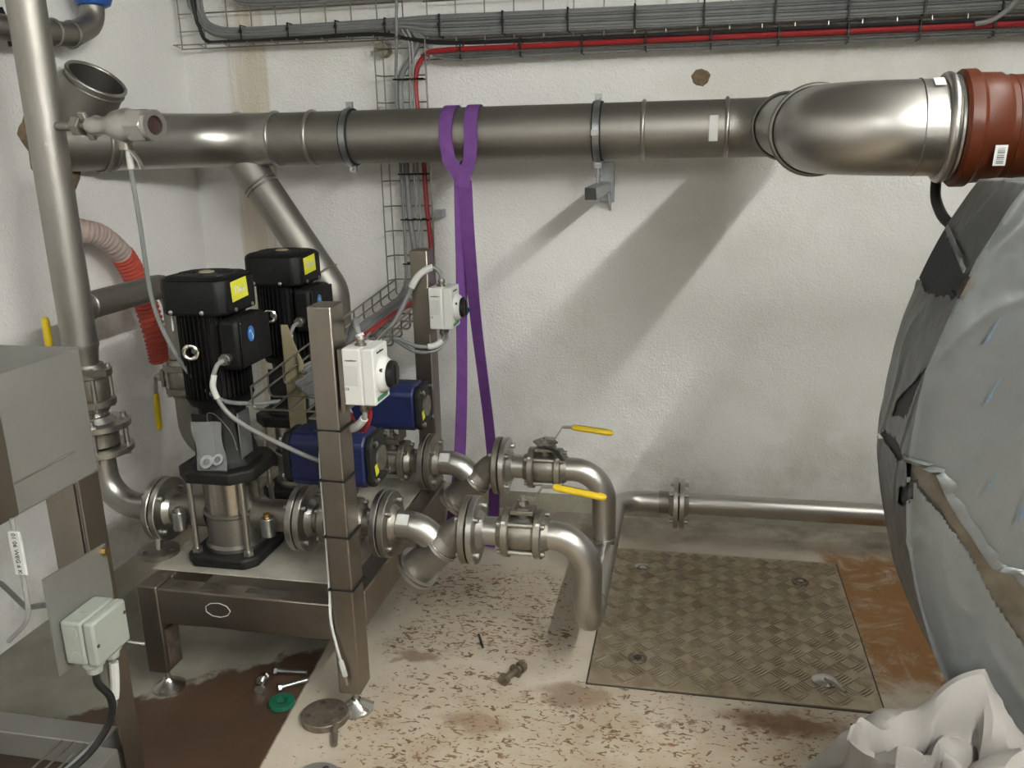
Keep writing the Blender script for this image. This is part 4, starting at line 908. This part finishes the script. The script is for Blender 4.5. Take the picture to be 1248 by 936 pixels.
part('front_panel', MB().box((HXl, HYf-.004, zb), (HXr, HYf, zt)), 'steel_sheet', hp_)
part('bottom_panel', MB().box((HXl, HYf, zb+.1), (HXr-.004, HYb-.004, zb+.104)), 'steel_sheet', hp_)
for (xa, xb, ya, yb) in ((HXr-.055, HXr+.0, HYb-.06, HYb), (HXl, HXl+.06, HYb-.06, HYb), (HXl, HXl+.06, HYf, HYf+.06)):
    ex = xb if xa > -1.5 else xa
    part('leg', MB().box((xa, yb-.005, 0) if ya > 1 else (xa, ya, 0), (xb, yb, zb) if ya > 1 else (xb, ya+.005, zb)).box((ex-.005 if xa > -1.5 else ex, ya, 0), (ex if xa > -1.5 else ex+.005, yb-.005 if ya > 1 else yb, zb)), 'steel_frame', hp_)
part('corner_strip', MB().box((HXr-.03, 1.205, .80), (HXr+.004, 1.272, 1.05)), 'steel_frame', hp_, bevel=.003)
part('web_plate', MB().box((HXr-.13, HYb-.012, .55), (HXr-.056, HYb-.006, zb)), 'steel_frame', hp_)
mp = part('mounting_plate', MB().prism([(0, 0), (.185, 0), (.185, .205), (.0, .215)], (HXr-.002, 1.300, .435), Y, Z, .004), 'steel_sheet', hp_)
part('bolt', MB().prism(hexpoly(.009), (HXr+.002, 1.475, .625), Y, Z, .01), 'brass', mp)
# lower frame
part('lower_beam', MB().box((HXl, HYb-.07, .10), (HXr-.05, HYb-.005, .165)), 'steel_sheet', hp_, bevel=.003)
part('lower_beam', MB().box((HXr-.075, HYf, .10), (HXr-.0, HYb-.075, .165)), 'steel_sheet', hp_, bevel=.003)
part('lower_beam', MB().box((-1.63, HYf, .10), (-1.57, HYb-.075, .165)), 'steel_sheet', hp_, bevel=.003)
part('shelf_board', MB().box((-1.57, HYf, .05), (HXr-.12, HYb-.09, .062)), 'rusty_steel', hp_)
jb = thing('junction_box', 'pale grey plastic junction box on the hopper leg', 'box', (-1.17, 1.38, .43))
part('box', MB().box((HXr+.003, 1.318, .450), (HXr+.052, 1.425, .548)), 'cream_plastic', jb, bevel=.006)
ldj = part('lid', MB().box((HXr+.0535, 1.318, .450), (HXr+.078, 1.425, .548)), 'cream_plastic', jb, bevel=.006)
for yy, zz in ((1.327, .495), (1.416, .52)): part('lid_screw', MB().cyl((HXr+.0775, yy, zz), (HXr+.0795, yy, zz), .004, seg=10), 'ink', ldj)
for zz in (.47, .525): part('knockout', MB().cyl((HXr+.03, 1.3185, zz), (HXr+.03, 1.3165, zz), .012, seg=20), 'cream_plastic', jb)
part('knockout', MB().cyl((HXr+.03, 1.37, .5475), (HXr+.03, 1.37, .5492), .014, seg=20), 'cream_plastic', jb)
for yy in (1.345, 1.40):
    part('cable_gland', MB().lathe((HXr+.045, yy, .451), -Z, [(0, .022), (.012, .022), (.016, .017), (.03, .015), (.032, .009)], 16), 'cream_plastic', jb)
cable('box_cable', [(HXr+.045, 1.345, .42), (HXr+.046, 1.347, .39), (HXr+.05, 1.37, .34), (HXr+.035, 1.375, .28), (HXr-.0, 1.34, .22), (HXr-.05, 1.28, .185), (HXr-.09, 1.22, .175)], .008, 'cable_black', 'black cable from the pale junction box down to the hopper frame')
tagged('box_cable', [(HXr+.045, 1.40, .42), (HXr+.045, 1.40, .39), (HXr+.04, 1.395, .33), (HXr+.03, 1.38, .27), (HXr-.01, 1.34, .22), (HXr-.06, 1.27, .18)], .006, 'grey cable with white tag from the pale junction box', .12, .42)
for k in range(4):
    x = HXr-.045-.028*k
    solo('frame_wire', MB().tube([(x, HYb-.09, .180), (x, HYf+.02, .180)], .0025, 6), 'wire', ORD[k]+' thin mesh wire from the right along the hopper frame', 'wire', 'mesh wires on the hopper frame')
hc = thing('hopper_cable', 'grey cable with a printed white tag hanging at the hopper', 'cable', (-1.18, 1.2, .6))
q = V(-1.20, 1.235, .80)
part('sheath', MB().tube(spline([q+Z*.01, q-Z*.06, q-Z*.15, q+V(-.01, -.0, -.20), q+V(-.06, .0, -.25)], 6), .0045, 8), 'cable_pale', hc)
tg = part('cable_tag', MB().cbox(q+V(.005, -.006, -.055), (.022, .006, .085)), 'paper', hc)
part('tag_print', text_mb('01 06 WEG 6 K', .0125, q+V(.005, -.0093, -.055), -Z, X), 'ink', tg)
solo('floor_conduit', MB().tube([(-1.98, 1.86, .32), (-1.80, 1.78, .33), (-1.62, 1.66, .345), (-1.40, 1.49, .47)], .007, 8), 'cable_pale', 'pale thin conduit running behind the hopper to the wall', 'conduit')

# ------------------------------------------------------------------ wrapped tank at right
TCX, TCZ, TR, TYB, TYF = 1.215, .941, .85, 1.65, 1.42
SL = TYB-TYF
TOPZ = 1.372
def tank_pt(th, s, off=0):
    p = tank_pt0(th, s, off)
    if p.z > TOPZ+off: p.z = TOPZ+off+(p.z-TOPZ-off)*.004
    return p
def tank_pt0(th, s, off=0):
    a = R_(th); c_, s_ = math.cos(a), math.sin(a)
    if s <= SL: return V(TCX+(TR+off)*c_, TYB-s, TCZ+(TR+off)*s_)
    r_ = TR-(s-SL); k = max(0, 1-(s-SL)/.03); drop = .012*k*k
    return V(TCX+(r_+off*k*.5)*c_, TYF-off+drop-.05*(1-(r_/TR)**2), TCZ+(r_+off*k*.5)*s_)
tk = thing('wrapped_tank', 'large round metal tank behind torn grey film at right', 'tank', (TCX, 1.53, 0))
mb = MB(); prof = [(0, TR-.01), (.004, TR), (SL-.01, TR), (SL, TR-.012)]
mb.lathe((TCX, TYB, TCZ), -Y, prof+[(SL+.05*(1-((TR-.012-.08*k)/TR)**2), max(TR-.012-.08*k, .001)) for k in range(1, 11)], 120)
for p in mb.v: p.z = min(p.z, TOPZ)
part('tank_shell', mb, 'tank_steel', tk)
for sx in (-.45, .45): part('saddle', MB().box((TCX+sx-.06, TYF+.02, 0), (TCX+sx+.06, TYB-.02, .28)), 'tank_steel', tk)
tears = {
 'flap': [(155.8, .0), (159.6, .24), (161.7, .235), (162.8, .12), (163.0, .06), (161.9, 0)],
 'slit': [(169.5, .216), (176.2, .178), (178.1, .079), (175.9, .095)],
 'knot': [(182.3, .0), (180.5, .05), (179.9, .135), (180.4, .205), (181.8, .165)],
 'nick': [(182.5, .236), (184.4, .236), (186.3, .208), (186.6, .170), (184.6, .18)],
 'rip': [(180.1, .213), (180.4, .239), (181.2, .262), (184.8, .285), (189.1, .316), (193.4, .341), (194.5, .37), (197.1, .383), (198.6, .40), (207.8, .46), (218, .52), (218, .50), (207.8, .36), (202.8, .352), (198.5, .336), (195.0, .327), (190.8, .309), (186.3, .274), (184.5, .255), (183.1, .24), (181.6, .225)]}
def inside(p, poly):
    r_ = False; j = len(poly)-1
    for i in range(len(poly)):
        (xi, yi), (xj, yj) = poly[i], poly[j]
        if (yi > p[1]) != (yj > p[1]) and p[0] < (xj-xi)*(p[1]-yi)/(yj-yi)+xi: r_ = not r_
        j = i
    return r_
ths = [140+.2*k for k in range(401)]+[220+2*k for k in range(1, 139)]
ss_ = [.004*k for k in range(140)]+[.56+.05*k for k in range(11)]
mb = MB(); ns = len(ss_)
def wrinkle(th, s):
    p = V(th*.10, s*9, 3.1); a = mnoise.noise(p*.9)*.004+abs(mnoise.noise(p*2.3))*.002
    rd = abs(mnoise.noise(V(th*.05+s*6, s*2-th*.03, 9)))
    return .006+a+max(0, .08-rd)*.035
for th in ths:
    for s in ss_: mb.v.append(tank_pt(th, s, max(.003, wrinkle(th, s))))
for i in range(len(ths)-1):
    for j in range(ns-1):
        c = ((ths[i]+ths[i+1])/2+.45*mnoise.noise(V(i*.25, j*.25, 0)), (ss_[j]+ss_[j+1])/2)
        if 150 < c[0] < 219 and any(inside(c, t) for t in tears.values()): continue
        a = i*ns+j; mb.f.append((a, a+ns, a+ns+1, a+1))
fm = part('wrapping_film', mb, 'film', tk, ang=60, label='grey torn plastic film')
for k in ('flap', 'slit', 'knot', 'nick'):  # dark patch per tear: foam at the flap, deep-gap shade painted for the slits
    m2 = MB(); t = tears[k]; cx = sum(p[0] for p in t)/len(t); cs = sum(p[1] for p in t)/len(t)
    ring = []
    for a, b in zip(t, t[1:]+t[:1]):
        for q in range(6): ring.append((a[0]+(b[0]-a[0])*q/6, a[1]+(b[1]-a[1])*q/6))
    o_ = .0025
    m2.v = [tank_pt(cx+(p[0]-cx)*f_, cs+(p[1]-cs)*f_, o_) for f_ in (1.15, .6) for p in ring]+[tank_pt(cx, cs, o_)]
    L = len(ring); m2.f = [(q, (q+1) % L, L+(q+1) % L, L+q) for q in range(L)]+[(L+q, L+(q+1) % L, 2*L) for q in range(L)]
    part('foam_shade_patch', m2, 'foam_gap_dark', tk)
# curled torn edges of film
def curl(pts, wid, lift, m='film'):
    m2 = MB(); rings = []
    S = []
    for a, b in zip(pts, pts[1:]):
        for q in range(6): S.append((a[0]+(b[0]-a[0])*q/6, a[1]+(b[1]-a[1])*q/6))
    for k, (th, s) in enumerate(S):
        nz = mnoise.noise(V(k*.45, 1, 2)); w_ = wid*(1+.7*nz)*min(1, k/3, (len(S)-1-k)/3+.05)
        rings.append([tank_pt(th, s, .010), tank_pt(th, s, .013), tank_pt(th-.3, s+w_*.6, lift*(.9+.6*nz)), tank_pt(th-.5, s+w_, .011+.004*nz)])
    for r_ in rings: pass
    part('torn_edge', m2.quad_rings(rings), m, fm, ang=50)
curl(tears['rip'][:10], .016, .016); curl([(155.8, .02), (157.5, .12), (159.6, .238)], .006, .014)
for (a, b) in (((171.8, .311), (168.6, .319)), ((186.7, .38), (182.0, .394)), ((165.3, .281), (162.3, .286)), ((182.4, .335), (180.4, .345))):
    pa, pb = tank_pt(*a, .017), tank_pt(*b, .017); d = (pb-pa)
    part('printed_arrow', MB().tube([pa, pb], .0007, 6).cyl(pa, pa+d*.28, .0006, .0024, seg=6), 'arrow_ink', fm)
solo('black_hose', MB().tube(spline([(.515, 2.05, 1.40), (.508, 2.04, 1.36), (.505, 2.0, 1.31), (.52, 1.9, 1.27), (.62, 1.82, 1.24), (.75, 1.80, 1.22)], 6), .011, 10), 'cable_black', 'black hose hanging between the brown pipe and the wrapped tank', 'hose')

# ------------------------------------------------------------------ crumpled sack in the lower right corner
mb = MB(); rings = []; BC = V(.405, 1.27, 0); NA = 120
prof = [(.02, .002), (.19, .002), (.215, .03), (.22, .10), (.215, .20), (.205, .30), (.192, .38), (.18, .44), (.168, .49), (.155, .525), (.14, .54), (.122, .535), (.105, .515), (.095, .485), (.09, .455), (.08, .44), (.065, .45), (.05, .462), (.035, .46), (.02, .455), (.008, .45)]
def ridge(p, k): return 1-abs(mnoise.noise(p))*k
for j, (r0, z0) in enumerate(prof):
    rg = []; t = j/(len(prof)-1)
    for k in range(NA):
        a = 2*math.pi*k/NA; dirv = V(math.cos(a), math.sin(a), 0)
        P_ = dirv*r0+Z*z0*.8
        q = P_*5.2+V(3.3, 1.7, .4); q2 = P_*12+V(8, 2, 5)
        q = q+V(mnoise.noise(P_*4), mnoise.noise(P_*4+V(7, 0, 0)), 0)*.6
        h = .056*(ridge(q, 2.4)-.5)+.014*(ridge(q2, 2.2)-.5)
        w_ = 0 if z0 < .01 else (min(1, z0/.12))
        up = (.9*h+.05*mnoise.noise(dirv*1.1+V(4, 4, t)))*min(1, max(0, (t-.3)/.12))+.03*math.sin(a+1.9)*min(1, max(0, (t-.3)/.15))*(1-.5*t)
        rg.append(BC+dirv*max(r0*.94*(1+.05*math.sin(2*a+.6))+h*w_*(1 if r0 > .07 else .3), .004)+Z*max(.002, z0+up*w_))
    rings.append(rg)
solo('crumpled_sack', mb.quad_rings(rings), 'bag_cloth', 'crumpled off white sack on the floor in front of the wrapped tank', 'sack', ang=34)

# ------------------------------------------------------------------ loose parts on the floor
bf = thing('blank_flange', 'rusty blank flange disc with four holes lying by the front foot', 'flange', (-.913, 1.80, 0))
part('disc', MB().lathe((-.905, 1.81, 0), Z, [(0, .06), (.002, .062), (.018, .062), (.020, .06), (.020, 0)], 40), 'rusty_steel', bf)
for k in range(4):
    a = .5+k*math.pi/2; part('bolt_hole', MB().cyl((-.905+.043*math.cos(a), 1.81+.043*math.sin(a), .0195), (-.905+.043*math.cos(a), 1.81+.043*math.sin(a), .0206), .008, seg=14), 'gap_dark', bf)
def loose_bolt(x, y, ang, L, r, m, lab, washers=False, z=None):
    d = V(math.cos(ang), math.sin(ang), 0); s = V(-d.y, d.x, 0); hr = r*1.8
    t = thing('loose_bolt', lab, 'bolt', (x, y, 0), 'loose bolts on the floor'); c = V(x, y, hr)
    part('shank', MB().cyl(c-d*L/2, c+d*L/2, r, seg=12), m, t)
    part('head', MB().prism(hexpoly(hr), c-d*L/2-d*r*1.2, s, Z, -r*1.2 if False else r*1.2), m, t)
    if washers:
        part('nut', MB().prism(hexpoly(hr), c+d*L*.22, s, Z, r*1.5), m, t); part('washer', MB().hollow(c+d*L*.0, c+d*(L*.0+.003), hr*1.15, r, 20), m, t)
    return t
loose_bolt(-.848, 1.742, R_(-68), .085, .0075, 'rusty_steel', 'brownish bolt lying next to the blank flange')
loose_bolt(-1.075, 1.975, R_(4), .085, .0075, 'zinc', 'long grey bolt lying in the brown area under the skid')
loose_bolt(-1.045, 1.925, R_(38), .075, .007, 'zinc', 'grey bolt lying next to the green ring')
loose_bolt(-1.138, 1.915, R_(105), .06, .008, 'steel_polished', 'shiny bolt with nut left of the green ring', True)
loose_bolt(-.447, 2.078, R_(62), .085, .010, 'rusty_steel', 'dark stubby bolt on the pale flecked floor', True)
solo('green_ring', MB().lathe((-1.045, 1.845, 0), Z, [(0, .034), (.003, .036), (.014, .034), (.016, .028), (.014, .016), (.0, .014)], 28, close=True), 'green_plastic', 'green plastic ring on the edge of the brown floor', 'ring')
fg = thing('loose_flange', 'pale flange with a dark hole at the bottom edge of the floor', 'flange', (-.825, 1.61, 0))
part('disc', MB().lathe((-.825, 1.573, 0), Z, [(0, .06), (.002, .062), (.016, .062), (.018, .06), (.018, 0)], 40), 'steel_sheet', fg)
for k in range(4):
    a = 1.4+k*math.pi/2; part('bolt_hole', MB().cyl((-.825+.042*math.cos(a), 1.573+.042*math.sin(a), .0175), (-.825+.042*math.cos(a), 1.573+.042*math.sin(a), .0186), .008, seg=14), 'gap_dark', fg)
solo('dark_wire', MB().tube(spline([(-.60, 2.27, .004), (-.585, 2.235, .006), (-.57, 2.20, .004)], 4), .003, 6), 'cable_black', 'short dark wire lying on the flecked floor', 'wire')
